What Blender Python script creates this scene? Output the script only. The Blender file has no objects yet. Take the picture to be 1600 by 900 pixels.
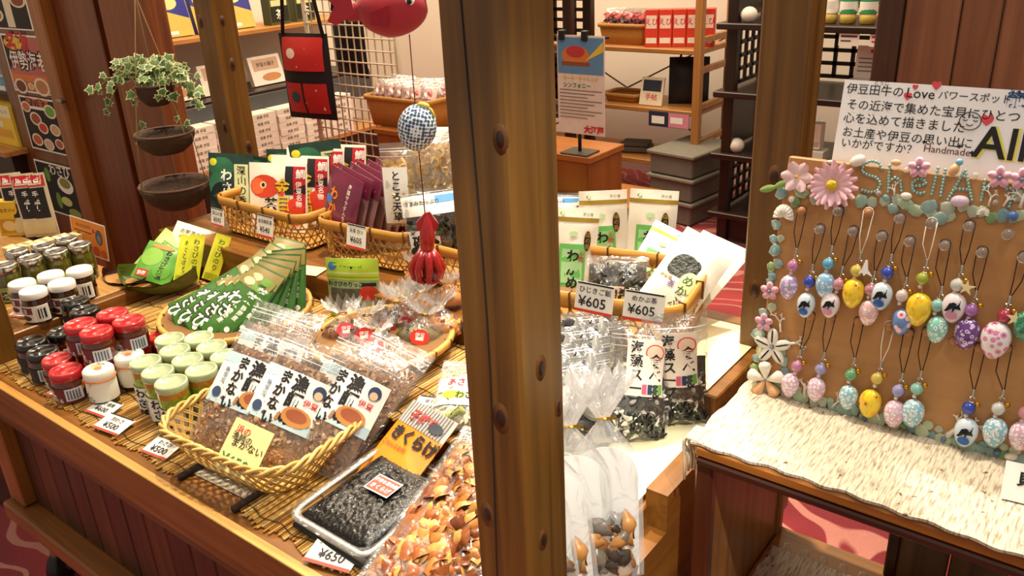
import bpy, math, random
from mathutils import Vector as V, Matrix, Euler, noise
random.seed(11)
U = random.uniform
sc = bpy.context.scene
col = sc.collection
# ---------------------------------------------------------------- camera
FPX = 1308.16
HD, PT, RL = math.radians(128.42732375), math.radians(23.20200525), math.radians(-2.80035918)
EYE = V((0, 0, 1.17))
FW = V((math.cos(HD)*math.cos(PT), math.sin(HD)*math.cos(PT), -math.sin(PT)))
RT = V((math.sin(HD), -math.cos(HD), 0)); UP = RT.cross(FW)
RT = math.cos(RL)*RT + math.sin(RL)*UP; UP = RT.cross(FW)
cam = bpy.data.cameras.new('camera'); co = bpy.data.objects.new('camera', cam); col.objects.link(co)
cam.sensor_width = 36; cam.lens = 36*FPX/1600; cam.clip_start = .02
m = Matrix((RT, UP, -FW)).transposed().to_4x4(); m.translation = EYE; co.matrix_world = m
sc.camera = co
# ---------------------------------------------------------------- light
sc.view_settings.view_transform = 'Standard'; sc.view_settings.look = 'None'
sc.view_settings.gamma = 1; sc.view_settings.use_curve_mapping = False
sc.view_settings.exposure = 0.0
wd = bpy.data.worlds.new('world'); sc.world = wd; wd.use_nodes = True
wd.node_tree.nodes['Background'].inputs[0].default_value = (1, .87, .72, 1)
wd.node_tree.nodes['Background'].inputs[1].default_value = .43
def lamp(name, kind, loc, target, power, color, size=.1, spot=60, blend=.5):
    l = bpy.data.lights.new(name, kind); l.energy = power; l.color = color
    if kind == 'AREA': l.size = size
    else: l.shadow_soft_size = size
    if kind == 'SPOT': l.spot_size = math.radians(spot); l.spot_blend = blend
    o = bpy.data.objects.new(name, l); col.objects.link(o); o.location = loc
    o.rotation_euler = (V(target) - V(loc)).to_track_quat('-Z', 'Y').to_euler()
    return o
WARM = (1, .8, .56)
lamp('ceiling_or_fill_spot', 'SPOT', (-.95, 1.02, 2.45), (-.9, .72, .5), 150, (1, .84, .62), .03, 62, .5)
lamp('ceiling_or_fill_spot', 'SPOT', (-2.0, 1.0, 2.45), (-1.55, .8, .5), 100, (1, .82, .58), .03, 60, .6)
lamp('ceiling_or_fill_spot', 'SPOT', (-.62, 1.5, 2.4), (-.45, .85, .55), 150, (1, .92, .78), .02, 38, .4)
lamp('ceiling_or_fill_spot', 'SPOT', (.15, .2, 2.45), (-.12, .85, .7), 17, (1, .96, .9), .05, 60, .6)
lamp('ceiling_or_fill_spot', 'SPOT', (.55, -.15, 2.45), (-.44, .63, .56), 190, (1, .93, .8), .02, 13, .5)  # unseen fill spot, added to brighten the white-backed bags
lamp('ceiling_or_fill_light', 'AREA', (-2.6, 2.7, 2.6), (-2.6, 2.7, 0), 85, WARM, 1.6)
lamp('ceiling_or_fill_light', 'AREA', (-.9, 2.5, 2.6), (-1.1, 2.9, 0), 45, WARM, 1.2)
lamp('ceiling_or_fill_light', 'AREA', (-1.9, .2, 2.6), (-1.9, .6, 0), 14, WARM, 1.2)
lamp('ceiling_or_fill_light', 'AREA', (.2, 1.1, 2.6), (.2, 1.6, 0), 20, (1, .9, .75), .8)  # fill lamp added to lighten the brown boarded partition, no known fixture

# ---------------------------------------------------------------- helpers
def pz(x, y, z):                      # the point at height z seen at that place in the photograph
    d = FW + RT*(x-800)/FPX - UP*(y-450)/FPX
    return EYE + d*((z-EYE.z)/d.z)
def py(x, y, Y):
    d = FW + RT*(x-800)/FPX - UP*(y-450)/FPX
    return EYE + d*(Y/d.y)
def px(x, y, X):
    d = FW + RT*(x-800)/FPX - UP*(y-450)/FPX
    return EYE + d*(X/d.x)
def pk(x, y, k): return EYE + (FW + RT*(x-800)/FPX - UP*(y-450)/FPX)*k

def lin(c):
    if isinstance(c, str): c = [int(c[i:i+2], 16)/255 for i in (0, 2, 4)]
    return tuple(x/12.92 if x <= .04045 else ((x+.055)/1.055)**2.4 for x in c)
MATS = {}
def M(c, rough=.5, metal=0, var=.12, vs=40, coat=0, trans=0, bump=0, bs=200, alpha=1, sheen=0, ior=1.45, emit=0):
    """plain painted, printed or moulded surface: colour with a fine procedural mottling"""
    key = (c, rough, metal, var, vs, coat, trans, bump, bs, alpha, sheen, emit)
    if key in MATS: return MATS[key]
    mt = bpy.data.materials.new('surface_'+str(c)); mt.use_nodes = True; MATS[key] = mt
    nt = mt.node_tree; b = nt.nodes['Principled BSDF']; L = lin(c)
    b.inputs['Roughness'].default_value = rough; b.inputs['Metallic'].default_value = metal
    b.inputs['Coat Weight'].default_value = coat; b.inputs['Transmission Weight'].default_value = trans
    b.inputs['Alpha'].default_value = alpha; b.inputs['Sheen Weight'].default_value = sheen
    b.inputs['IOR'].default_value = ior
    if emit:
        b.inputs['Emission Color'].default_value = (*L, 1); b.inputs['Emission Strength'].default_value = emit
    tc = nt.nodes.new('ShaderNodeTexCoord')
    n = nt.nodes.new('ShaderNodeTexNoise'); n.inputs['Scale'].default_value = vs; n.inputs['Detail'].default_value = 3
    nt.links.new(tc.outputs['Object'], n.inputs['Vector'])
    r = nt.nodes.new('ShaderNodeMix'); r.data_type = 'RGBA'
    r.inputs['A'].default_value = (*[x*(1-var) for x in L], 1); r.inputs['B'].default_value = (*[min(1, x*(1+var)) for x in L], 1)
    nt.links.new(n.outputs['Fac'], r.inputs['Factor']); nt.links.new(r.outputs['Result'], b.inputs['Base Color'])
    if bump:
        n2 = nt.nodes.new('ShaderNodeTexNoise'); n2.inputs['Scale'].default_value = bs; n2.inputs['Detail'].default_value = 4
        nt.links.new(tc.outputs['Object'], n2.inputs['Vector'])
        bp = nt.nodes.new('ShaderNodeBump'); bp.inputs['Strength'].default_value = bump; bp.inputs['Distance'].default_value = .003
        nt.links.new(n2.outputs['Fac'], bp.inputs['Height']); nt.links.new(bp.outputs['Normal'], b.inputs['Normal'])
    return mt
def W(c1, c2, axis='x', s=1, rough=.42, knots=0):
    """wood with grain along one axis of the object"""
    key = ('wood', c1, c2, axis, s, rough)
    if key in MATS: return MATS[key]
    mt = bpy.data.materials.new('wood_'+c1); mt.use_nodes = True; MATS[key] = mt
    nt = mt.node_tree; b = nt.nodes['Principled BSDF']; b.inputs['Roughness'].default_value = rough
    tc = nt.nodes.new('ShaderNodeTexCoord'); mp = nt.nodes.new('ShaderNodeMapping')
    sv = {'x': (2.2, 60, 60), 'y': (60, 2.2, 60), 'z': (60, 60, 2.2)}[axis]
    mp.inputs['Scale'].default_value = [k*s for k in sv]
    nt.links.new(tc.outputs['Object'], mp.inputs['Vector'])
    n = nt.nodes.new('ShaderNodeTexNoise'); n.inputs['Scale'].default_value = 1; n.inputs['Detail'].default_value = 5; n.inputs['Distortion'].default_value = .6
    nt.links.new(mp.outputs['Vector'], n.inputs['Vector'])
    n3 = nt.nodes.new('ShaderNodeTexNoise'); n3.inputs['Scale'].default_value = 5; nt.links.new(tc.outputs['Object'], n3.inputs['Vector'])
    ad = nt.nodes.new('ShaderNodeMath'); ad.operation = 'MULTIPLY_ADD'; ad.inputs[1].default_value = .35
    nt.links.new(n3.outputs['Fac'], ad.inputs[0]); nt.links.new(n.outputs['Fac'], ad.inputs[2])
    r = nt.nodes.new('ShaderNodeValToRGB'); e = r.color_ramp.elements
    e[0].position = .42; e[0].color = (*lin(c2), 1); e[1].position = .85; e[1].color = (*lin(c1), 1)
    nt.links.new(ad.outputs[0], r.inputs['Fac']); nt.links.new(r.outputs['Color'], b.inputs['Base Color'])
    bp = nt.nodes.new('ShaderNodeBump'); bp.inputs['Strength'].default_value = .15; bp.inputs['Distance'].default_value = .001
    nt.links.new(n.outputs['Fac'], bp.inputs['Height']); nt.links.new(bp.outputs['Normal'], b.inputs['Normal'])
    return mt
def FILM(tint='ffffff', haze=.06, gloss=.2, scale=30, name='clear_film'):
    """thin clear plastic: see-through, with crinkled glossy reflections and a little haze"""
    key = ('film', tint, haze, gloss, scale)
    if key in MATS: return MATS[key]
    mt = bpy.data.materials.new(name); mt.use_nodes = True; MATS[key] = mt
    nt = mt.node_tree; nt.nodes.remove(nt.nodes['Principled BSDF']); out = nt.nodes['Material Output']
    tr = nt.nodes.new('ShaderNodeBsdfTransparent'); tr.inputs[0].default_value = (*lin(tint), 1)
    gl = nt.nodes.new('ShaderNodeBsdfGlossy'); gl.inputs['Roughness'].default_value = .12
    df = nt.nodes.new('ShaderNodeBsdfDiffuse'); df.inputs[0].default_value = (.9, .9, .88, 1)
    tc = nt.nodes.new('ShaderNodeTexCoord'); n = nt.nodes.new('ShaderNodeTexNoise'); n.inputs['Scale'].default_value = scale; n.inputs['Detail'].default_value = 3
    n.inputs['Distortion'].default_value = 1.2
    nt.links.new(tc.outputs['Object'], n.inputs['Vector'])
    bp = nt.nodes.new('ShaderNodeBump'); bp.inputs['Strength'].default_value = .9; bp.inputs['Distance'].default_value = .006
    nt.links.new(n.outputs['Fac'], bp.inputs['Height'])
    nt.links.new(bp.outputs['Normal'], gl.inputs['Normal'])
    fr = nt.nodes.new('ShaderNodeLayerWeight'); fr.inputs['Blend'].default_value = .25; nt.links.new(bp.outputs['Normal'], fr.inputs['Normal'])
    mr = nt.nodes.new('ShaderNodeMath'); mr.operation = 'MULTIPLY_ADD'; mr.inputs[1].default_value = .435; mr.inputs[2].default_value = gloss*.5
    mr.use_clamp = True; nt.links.new(fr.outputs['Fresnel'], mr.inputs[0])
    m1 = nt.nodes.new('ShaderNodeMixShader'); m1.inputs[0].default_value = haze
    nt.links.new(tr.outputs[0], m1.inputs[1]); nt.links.new(df.outputs[0], m1.inputs[2])
    m2 = nt.nodes.new('ShaderNodeMixShader'); nt.links.new(mr.outputs[0], m2.inputs[0])
    nt.links.new(m1.outputs[0], m2.inputs[1]); nt.links.new(gl.outputs[0], m2.inputs[2])
    nt.links.new(m2.outputs[0], out.inputs[0])
    return mt
TXT = {}
def glyphs(s, bold=0):
    """outline of a line of writing as flat polygons, one unit high"""
    if (s, bold) not in TXT:
        c = bpy.data.curves.new('t', 'FONT'); c.body = s; c.size = 1; c.resolution_u = 2; c.fill_mode = 'FRONT'; c.offset = bold
        o = bpy.data.objects.new('t', c); me = bpy.data.meshes.new_from_object(o)
        vs = [(v.co.x, v.co.y) for v in me.vertices]; fs = [tuple(p.vertices) for p in me.polygons]
        x1 = max([v[0] for v in vs] or [0])
        TXT[s, bold] = (vs, fs, x1)
        bpy.data.objects.remove(o); bpy.data.curves.remove(c); bpy.data.meshes.remove(me)
    return TXT[s, bold]
class G:
    """collects shapes of one part; each face remembers its material"""
    def __init__(s, mat=None): s.v = []; s.f = []; s.m = []; s.mats = []; s.sm = []; s.X = None; s.use(mat)
    def use(s, mat):
        if mat is None: return s
        if mat not in s.mats: s.mats.append(mat)
        s.k = s.mats.index(mat); return s
    def add(s, vs, fs, smooth=False):
        b = len(s.v)
        s.v += [tuple(s.X @ V(p)) for p in vs] if s.X else [tuple(p) for p in vs]
        s.f += [tuple(b+i for i in f) for f in fs]; s.m += [s.k]*len(fs); s.sm += [smooth]*len(fs); return s
    def box(s, c, d, ch=0, R=None):
        h = [x/2 for x in d]; ch = min(ch, min(h)*.9); c = V(c)
        if ch <= 0:
            vs = [V((sx*h[0], sy*h[1], sz*h[2])) for sx in (-1, 1) for sy in (-1, 1) for sz in (-1, 1)]
            fs = [(0, 1, 3, 2), (4, 6, 7, 5), (0, 4, 5, 1), (2, 3, 7, 6), (0, 2, 6, 4), (1, 5, 7, 3)]
        else:
            vs = []; ix = {}
            for sx in (-1, 1):
                for sy in (-1, 1):
                    for sz in (-1, 1):
                        for a in range(3):
                            e = [h[0]-ch, h[1]-ch, h[2]-ch]; e[a] = h[a]
                            ix[sx, sy, sz, a] = len(vs); vs.append(V((sx*e[0], sy*e[1], sz*e[2])))
            fs = []
            for a in range(3):
                b, g = (a+1) % 3, (a+2) % 3
                for sa in (-1, 1):
                    q = []
                    for sb, sg in ((-1, -1), (1, -1), (1, 1), (-1, 1)):
                        t = [0]*3; t[a] = sa; t[b] = sb; t[g] = sg; q.append(ix[(*t, a)])
                    fs.append(q if sa > 0 else q[::-1])
                for sb in (-1, 1):
                    for sg in (-1, 1):
                        t0 = [0]*3; t0[b] = sb; t0[g] = sg; t1 = t0[:]; t0[a] = -1; t1[a] = 1
                        q = [ix[(*t0, b)], ix[(*t1, b)], ix[(*t1, g)], ix[(*t0, g)]]
                        fs.append(q if sb*sg < 0 else q[::-1])
            for sx in (-1, 1):
                for sy in (-1, 1):
                    for sz in (-1, 1):
                        q = [ix[sx, sy, sz, a] for a in range(3)]; fs.append(q if sx*sy*sz > 0 else q[::-1])
        s.add([(R @ p if R else p)+c for p in vs], fs); return s
    def lathe(s, prof, n=20, c=(0, 0, 0), R=None, sx=1, sy=1, wob=0, smooth=True):
        vs = []; fs = []; c = V(c)
        for r, z in prof:
            for i in range(n):
                a = 2*math.pi*i/n; w = 1+wob*math.sin(3*a+z*40)
                p = V((r*w*math.cos(a)*sx, r*w*math.sin(a)*sy, z)); vs.append((R @ p if R else p)+c)
        for j in range(len(prof)-1):
            for i in range(n): fs.append((j*n+i, j*n+(i+1) % n, (j+1)*n+(i+1) % n, (j+1)*n+i))
        s.add(vs, fs, smooth)
        if prof[0][0] > 1e-5: s.add(vs[:n], [tuple(range(n))[::-1]])
        if prof[-1][0] > 1e-5: s.add(vs[-n:], [tuple(range(n))])
        return s
    def ell(s, c, r, nu=12, nv=8, R=None, egg=0):
        pr = []
        vs = []; fs = []; c = V(c)
        for j in range(nv+1):
            t = math.pi*j/nv
            for i in range(nu):
                a = 2*math.pi*i/nu; k = math.sin(t)*(1+egg*math.cos(t))
                p = V((r[0]*k*math.cos(a), r[1]*k*math.sin(a), -r[2]*math.cos(t))); vs.append((R @ p if R else p)+c)
        for j in range(nv):
            for i in range(nu): fs.append((j*nu+i, j*nu+(i+1) % nu, (j+1)*nu+(i+1) % nu, (j+1)*nu+i))
        return s.add(vs, fs, True)
    def tube(s, path, r, n=6, closed=False, rf=None, cap=True):
        P = [V(p) for p in path]; N = len(P); vs = []; fs = []
        d0 = (P[1]-P[0]).normalized(); a = V((0, 0, 1)) if abs(d0.z) < .9 else V((1, 0, 0))
        u = d0.cross(a).normalized()
        for i in range(N):
            if closed: d = P[(i+1) % N]-P[i-1]
            else: d = P[min(i+1, N-1)]-P[max(i-1, 0)]
            if d.length < 1e-9: d = d0
            d.normalize(); u = (u-d*u.dot(d)); u = u.normalized() if u.length > 1e-6 else d.orthogonal().normalized(); w = d.cross(u)
            rr = rf(i/(N-1)) if rf else r
            for j in range(n):
                t = 2*math.pi*j/n; vs.append(P[i]+(u*math.cos(t)+w*math.sin(t))*rr)
        for i in range(N if closed else N-1):
            for j in range(n):
                b = (i+1) % N; fs.append((i*n+j, i*n+(j+1) % n, b*n+(j+1) % n, b*n+j))
        if cap and not closed: fs += [tuple(range(n))[::-1], tuple((N-1)*n+j for j in range(n))]
        return s.add(vs, fs, n > 4)
    def grid(s, fn, nu, nv, smooth=True, flip=False):
        vs = [fn(i/nu, j/nv) for j in range(nv+1) for i in range(nu+1)]
        fs = [(j*(nu+1)+i, j*(nu+1)+i+1, (j+1)*(nu+1)+i+1, (j+1)*(nu+1)+i) for j in range(nv) for i in range(nu)]
        if flip: fs = [f[::-1] for f in fs]
        return s.add(vs, fs, smooth)
    def prism(s, pts, z0, z1, fn=None):
        n = len(pts); vs = [V((x, y, z)) for z in (z0, z1) for x, y in pts]
        if fn: vs = [fn(p) for p in vs]
        return s.add(vs, [tuple(range(n))[::-1], tuple(range(n, 2*n))]+[(i, (i+1) % n, n+(i+1) % n, n+i) for i in range(n)])
    def text(s, st, size, fn, align=.5, bold=.012, vert=False):
        """writing laid on a surface: fn(x, y) gives the point for flat coordinates x, y"""
        if vert:
            for i, ch in enumerate(st): s.text(ch, size, lambda x, y, i=i: fn(x, y-i*size*1.02), align, bold)
            return s
        vs, fs, x1 = glyphs(st, bold)
        return s.add([fn((x-x1*align)*size, (y-.36)*size) for x, y in vs], fs)
    def mesh(s, name):
        me = bpy.data.meshes.new(name); me.from_pydata(s.v, [], s.f)
        for mt in s.mats: me.materials.append(mt)
        me.polygons.foreach_set('material_index', s.m); me.polygons.foreach_set('use_smooth', s.sm); me.update(); return me
class T:
    """a kind of thing: its parts and sub-parts, built once"""
    def __init__(s): s.parts = []
    def add(s, name, g, par=None, label=None, kind=None, loc=None):
        s.parts.append((name, g.mesh(name) if isinstance(g, G) else g, par, label, kind, loc)); return len(s.parts)-1
def frame(loc, R=None, sc_=1):
    m = (R.to_4x4() if R else Matrix.Identity(4)) @ Matrix.Scale(sc_, 4); m.translation = V(loc); return m
def rz(a): return Matrix.Rotation(math.radians(a), 3, 'Z')
def rx(a): return Matrix.Rotation(math.radians(a), 3, 'X')
def ry(a): return Matrix.Rotation(math.radians(a), 3, 'Y')
def spawn(t, name, label, cat, loc=(0, 0, 0), R=None, size=1, group=None, kind=None):
    mw = frame(loc, R, size)
    single = len(t.parts) == 1
    root = bpy.data.objects.new(name, t.parts[0][1] if single else None); col.objects.link(root)
    root.matrix_world = mw
    if not single: root.empty_display_size = .02
    if label: root['label'] = label
    if cat: root['category'] = cat
    if group: root['group'] = group
    if kind: root['kind'] = kind
    if single: return root
    os_ = []
    for nm, me, par, lb, kd, lc in t.parts:
        o = bpy.data.objects.new(nm, me); col.objects.link(o); o.parent = root if par is None else os_[par]
        if isinstance(lc, Matrix): o.matrix_basis = lc
        elif lc is not None: o.location = lc
        if lb: o['label'] = lb
        if kd: o['kind'] = kd
        os_.append(o)
    return root
def one(name, g, label, cat, loc=(0, 0, 0), R=None, size=1, group=None, kind=None):
    t = T(); t.add(name, g); return spawn(t, name, label, cat, loc, R, size, group, kind)
def struct(name, parts, label=None):
    """a piece of the setting with its child pieces"""
    t = T()
    for p in parts: t.add(*p)
    return spawn(t, name, label, None, kind='structure')
def facing(loc, nrm, up=(0, 0, 1)):
    """rotation whose -Y looks along nrm and whose Z is close to up"""
    y = -V(nrm).normalized(); x = y.cross(V(up)).normalized(); z = x.cross(y)
    return Matrix((x, y, z)).transposed()
# ---------------------------------------------------------------- the setting
PINE = W('c98e4a', '8f5a24', 'z'); PINEX = W('c98e4a', '8f5a24', 'x'); PINEY = W('c98e4a', '8f5a24', 'y')
POST = W('76501b', '4a2e0a', 'z', rough=.38); RAILX = W('8e5c24', '5e380e', 'x', rough=.35); RAILY = W('8e5c24', '5e380e', 'y', rough=.35)
DARKZ = W('5a3018', '2c140a', 'z', rough=.45); WARMZ = W('8a4d22', '5f2f12', 'z', rough=.35); WARMX = W('a86a30', '7a4518', 'x', rough=.35)
ESPR = W('2e1a10', '160b07', 'z', rough=.4); ESPX = W('2e1a10', '160b07', 'x', rough=.4)
BLACK = M('141414', .4); WHITE = M('f2eee6', .55); CREAM = M('efe4c4', .6); INK = M('1b1a1c', .6, var=0); RED = M('c8202c', .5); PAPER = M('f6f3ec', .6, var=.03)
def carpet():
    mt = bpy.data.materials.new('patterned_carpet'); mt.use_nodes = True; nt = mt.node_tree; b = nt.nodes['Principled BSDF']
    b.inputs['Roughness'].default_value = .95; b.inputs['Sheen Weight'].default_value = .3
    N = nt.nodes.new; lk = nt.links.new
    tc = N('ShaderNodeTexCoord')
    n = N('ShaderNodeTexNoise'); n.inputs['Scale'].default_value = 2.2; n.inputs['Detail'].default_value = 2; lk(tc.outputs['Object'], n.inputs['Vector'])
    mx = N('ShaderNodeMix'); mx.data_type = 'RGBA'; mx.blend_type = 'LINEAR_LIGHT'; mx.inputs['Factor'].default_value = .35
    lk(tc.outputs['Object'], mx.inputs['A']); lk(n.outputs['Color'], mx.inputs['B'])
    w = N('ShaderNodeTexWave'); w.wave_type = 'RINGS'; w.inputs['Scale'].default_value = 4.3; w.inputs['Distortion'].default_value = 2.5; lk(mx.outputs['Result'], w.inputs['Vector'])
    r1 = N('ShaderNodeValToRGB'); e = r1.color_ramp.elements; e[0].position = .9; e[0].color = (0, 0, 0, 1); e[1].position = .95; e[1].color = (1, 1, 1, 1); lk(w.outputs['Fac'], r1.inputs['Fac'])
    vo = N('ShaderNodeTexVoronoi'); vo.inputs['Scale'].default_value = 2.6; lk(mx.outputs['Result'], vo.inputs['Vector'])
    r2 = N('ShaderNodeValToRGB'); e = r2.color_ramp.elements; e[0].position = .09; e[0].color = (1, 1, 1, 1); e[1].position = .13; e[1].color = (0, 0, 0, 1); lk(vo.outputs['Distance'], r2.inputs['Fac'])
    n2 = N('ShaderNodeTexNoise'); n2.inputs['Scale'].default_value = 3; lk(tc.outputs['Object'], n2.inputs['Vector'])
    base = N('ShaderNodeValToRGB'); e = base.color_ramp.elements; e[0].position = .4; e[0].color = (*lin('8c0f22'), 1); e[1].position = .62; e[1].color = (*lin('c23034'), 1); lk(n2.outputs['Fac'], base.inputs['Fac'])
    a = N('ShaderNodeMix'); a.data_type = 'RGBA'; lk(r1.outputs['Color'], a.inputs['Factor']); lk(base.outputs['Color'], a.inputs['A']); a.inputs['B'].default_value = (*lin('d88a7c'), 1)
    c = N('ShaderNodeMix'); c.data_type = 'RGBA'; lk(r2.outputs['Color'], c.inputs['Factor']); lk(a.outputs['Result'], c.inputs['A']); c.inputs['B'].default_value = (*lin('d9a184'), 1)
    n3 = N('ShaderNodeTexNoise'); n3.inputs['Scale'].default_value = 320; lk(tc.outputs['Object'], n3.inputs['Vector'])
    d = N('ShaderNodeMix'); d.data_type = 'RGBA'; d.blend_type = 'MULTIPLY'; d.inputs['Factor'].default_value = .5; lk(c.outputs['Result'], d.inputs['A']); lk(n3.outputs['Color'], d.inputs['B'])
    lk(d.outputs['Result'], b.inputs['Base Color'])
    bp = N('ShaderNodeBump'); bp.inputs['Strength'].default_value = .5; bp.inputs['Distance'].default_value = .004; lk(n3.outputs['Fac'], bp.inputs['Height']); lk(bp.outputs['Normal'], b.inputs['Normal'])
    return mt
struct('floor', [('floor', G(carpet()).box((-2, 2, -.05), (7, 6, .1)))])
WALL = M('e6dccd', .8, var=.04, vs=6, bump=.1)
struct('wall_back', [('wall_back', G(WALL).box((-2, 3.75, 1.3), (7, .1, 2.6)))])
struct('wall_left', [('wall_left', G(WALL).box((-4.2, 2, 1.3), (.1, 6, 2.6)))])
# wooden pillar with a sliding panel beside it, behind the cart's left end
g = G(W('7c4a24', '54300f', 'z', rough=.3)); g.box((-3.13, 1.36, 1.3), (.38, .1, 2.6), .004)
g2 = G(W('a0622c', '74441a', 'z', rough=.3)).box((-2.90, 1.335, 1.3), (.08, .09, 2.6), .006)
g3 = G(W('7a3e1c', '58290f', 'z', rough=.3)).box((-2.73, 1.35, 1.3), (.26, .04, 2.6), .003)
g4 = G(WARMZ).box((-2.445, 1.365, 1.3), (.25, .07, 2.6), .005); g6 = G(M('100a07', .8)).box((-2.585, 1.37, 1.3), (.03, .03, 2.6))
g5 = G(M('9a9488', .3, metal=1)).box((-2.86, 1.285, .72), (.035, .02, .012), .002)
struct('wall_partition', [('panel_board', g), ('door_stile', g2), ('sliding_panel', g3), ('door_post', g4), ('shadow_gap', g6), ('catch', g5)])
# brown boarded partition behind the sign
t = T(); xx = -.475; PBR = [W('8a5a3c', '6a4028', 'z', s=.7, rough=.5), W('7f5034', '5e3822', 'z', s=.8, rough=.5)]
t.add('edge_post', G(W('4a2a18', '301a0d', 'z')).box((-.50, 2.0, 1.3), (.05, .06, 2.6), .003))
i = 0
while xx < .9:
    w_ = (.11, .075, .13)[i % 3]; t.add('board', G(PBR[i % 2]).box((xx+w_/2, 2.0, 1.3), (w_-.003, .04, 2.6), .003)); xx += w_; i += 1
spawn(t, 'wall_boarded', None, None, kind='structure')

# ---------------------------------------------------------------- the display cart
TZ = .52; MZ = .565; BZ = .61
t = T()
t.add('table_top', G(RAILX).box((-.95, .777, .507), (1.19, .69, .026), .002))
ap = t.add('apron', G(RAILX).box((-.95, .432, .487), (1.21, .022, .066), .003))
t.add('worn_edge', G(W('d8a85a', 'a87430', 'x')).box((-.95, .4275, .5195), (1.21, .013, .003), .001), ap)
t.add('moulding', G(W('6a4a2c', '4a3018', 'x')).box((-.95, .440, .441), (1.21, .02, .026), .003), ap)
for i in range(19):
    x = -1.50+i*.0605
    t.add('plank', G(W(['4c2814', '583014', '40200f'][i % 3], ['2a1207', '321808', '230e05'][i % 3], 'z', s=1.2)).box((x+.029, .455, .335), (.0585, .012, .2), .003))
t.add('stile', G(W('9a6126', '6a3c12', 'z')).box((-1.53, .447, .335), (.055, .04, .2), .003))
t.add('bottom_rail', G(W('8a5524', '5e3614', 'x')).box((-.95, .437, .215), (1.23, .05, .036), .004))
t.add('side_panel', G(DARKZ).box((-1.54, .755, .335), (.02, .6, .3), .002))
t.add('side_panel', G(DARKZ).box((-.362, .755, .335), (.02, .6, .3), .002))
t.add('bottom_rail', G(W('8a5524', '5e3614', 'y')).box((-.355, .755, .205), (.04, .58, .056), .004))
t.add('back_panel', G(DARKZ).box((-.95, 1.11, .335), (1.17, .012, .32)))
t.add('middle_step', G(RAILX).box((-.80, .775, .5415), (.86, .21, .043), .002))
t.add('back_step', G(RAILX).box((-1.018, 1.0, .5645), (1.29, .24, .089), .002))
# stepped end board on the right
pts = [(.428, .30), (1.12, .30), (1.12, .585), (.694, .585), (.694, .535), (.428, .535)]
t.add('end_board', G(RAILY).prism(pts, -.372, -.345, lambda p: V((p.z, p.x, p.y))))
t.add('end_board', G(RAILY).box((-1.545, .75, .535), (.02, .63, .03), .002))
def post(g, x, y, z0, s=.06, dx=0, dy=0, h=1.9): g.box((x, y, z0+h/2), (s, s, h), .003); return g
def cartpost(x, y, z0, knots, crack=False):
    p = t.add('post', post(G(POST), x, y, z0))
    for fx, fz, r in knots:
        kg = G(M('5a3410', .5)); f = abs(fx); r *= 1.5
        R = rx(90) if fx < 0 else ry(90)
        c = (x-.03+f*.06, y-.0302, fz) if fx < 0 else (x+.0302, y-.03+f*.06, fz)
        sx_, sy_ = (1, 1.7) if fx < 0 else (1.7, 1)
        kg.lathe([(r*1.15, -.0008), (r*1.1, .0002), (.0001, .0003)], 14, c, R, sx=sx_, sy=sy_); kg.use(M('2a1406', .5)).lathe([(r*.8, -.0008), (r*.7, .0004), (.0001, .0006)], 12, c, R, sx=sx_*.9, sy=sy_*.9)
        t.add('knot', kg, p)
    if crack:
        pts = [(x-.0045+.004*math.sin(z*9)+.004*(z-1), y-.0301, z) for z in [z0+.04+i*.05 for i in range(18)]]
        t.add('crack', G(M('1c0e05', .8)).tube(pts, .0009, 4), p)
cartpost(-.388, .487, .50, [(-.86, py(785, 218, .457).z, .0040), (-.62, py(800, 660, .457).z, .0052), (-.25, py(775, 810, .457).z, .0046), (.45, px(845, 575, -.358).z, .0042), (.35, px(852, 840, -.358).z, .0040), (.85, px(868, 640, -.358).z, .0034)], True)
cartpost(-.380, 1.06, .58, [(-.55, .86, .006), (-.3, .70, .005)])
cartpost(-1.628, 1.09, .60, [(-.3, 1.02, .005), (-.6, .8, .005), (.5, .93, .005), (.6, .75, .005), (.4, 1.02, .004)])
cartpost(-1.518, .463, .52, [])
def caster(x, y):
    g = G(M('181818', .45)); g.lathe([(.012, -.014), (.034, -.012), (.036, -.006), (.036, .006), (.034, .012), (.012, .014)], 24, (x, y, .036), rz(35) @ ry(90))
    w = t.add('castor', g)
    g = G(M('b8b4ac', .3, metal=1)); g.lathe([(.008, -.017), (.008, .017)], 12, (x, y, .036), rz(35) @ ry(90)); g.box((x, y, .105), (.012, .03, .11), .002, rz(35)); g.box((x, y, .188), (.07, .07, .02), .002); t.add('castor_fork', g, w)
for x, y in ((-1.565, .475), (-.41, .5), (-1.49, 1.0), (-.41, 1.0)): caster(x, y)
spawn(t, 'display_cart', 'wooden display cart with four square posts, plank front and stepped top', 'cart')
DW = W('b98a50', '8f6430', 'x'); DWY = W('b98a50', '8f6430', 'y')
t = T(); t.add('table_top', G(DW).box((-2.02, .648, .508), (.92, .316, .024), .003)); t.add('front_panel', G(ESPX).box((-2.02, .52, .25), (.88, .03, .49), .003)); t.add('side_panel', G(ESPR).box((-1.62, .66, .25), (.03, .26, .49), .003))
spawn(t, 'side_table', 'pale-topped side table at the end of the cart, under the wooden plinth', 'table')
c = pz(37, 506, .55); PLX, PLY = c.x, c.y
PW, PD = .56, .235
t = T(); t.add('plinth_top', G(DW).box((0, 0, .023), (PW, PD, .014), .002)); t.add('plinth_front', G(DW).box((0, -PD/2+.009, .008), (PW, .018, .016), .002))
t.add('plinth_side', G(DWY).box((PW/2-.009, .009, .008), (.018, PD-.018, .016), .002))
spawn(t, 'wooden_plinth', 'low pale wooden plinth carrying the white-lidded and silver-lidded jars', 'plinth', (PLX-PW/2, PLY+PD/2, .52))
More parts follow.
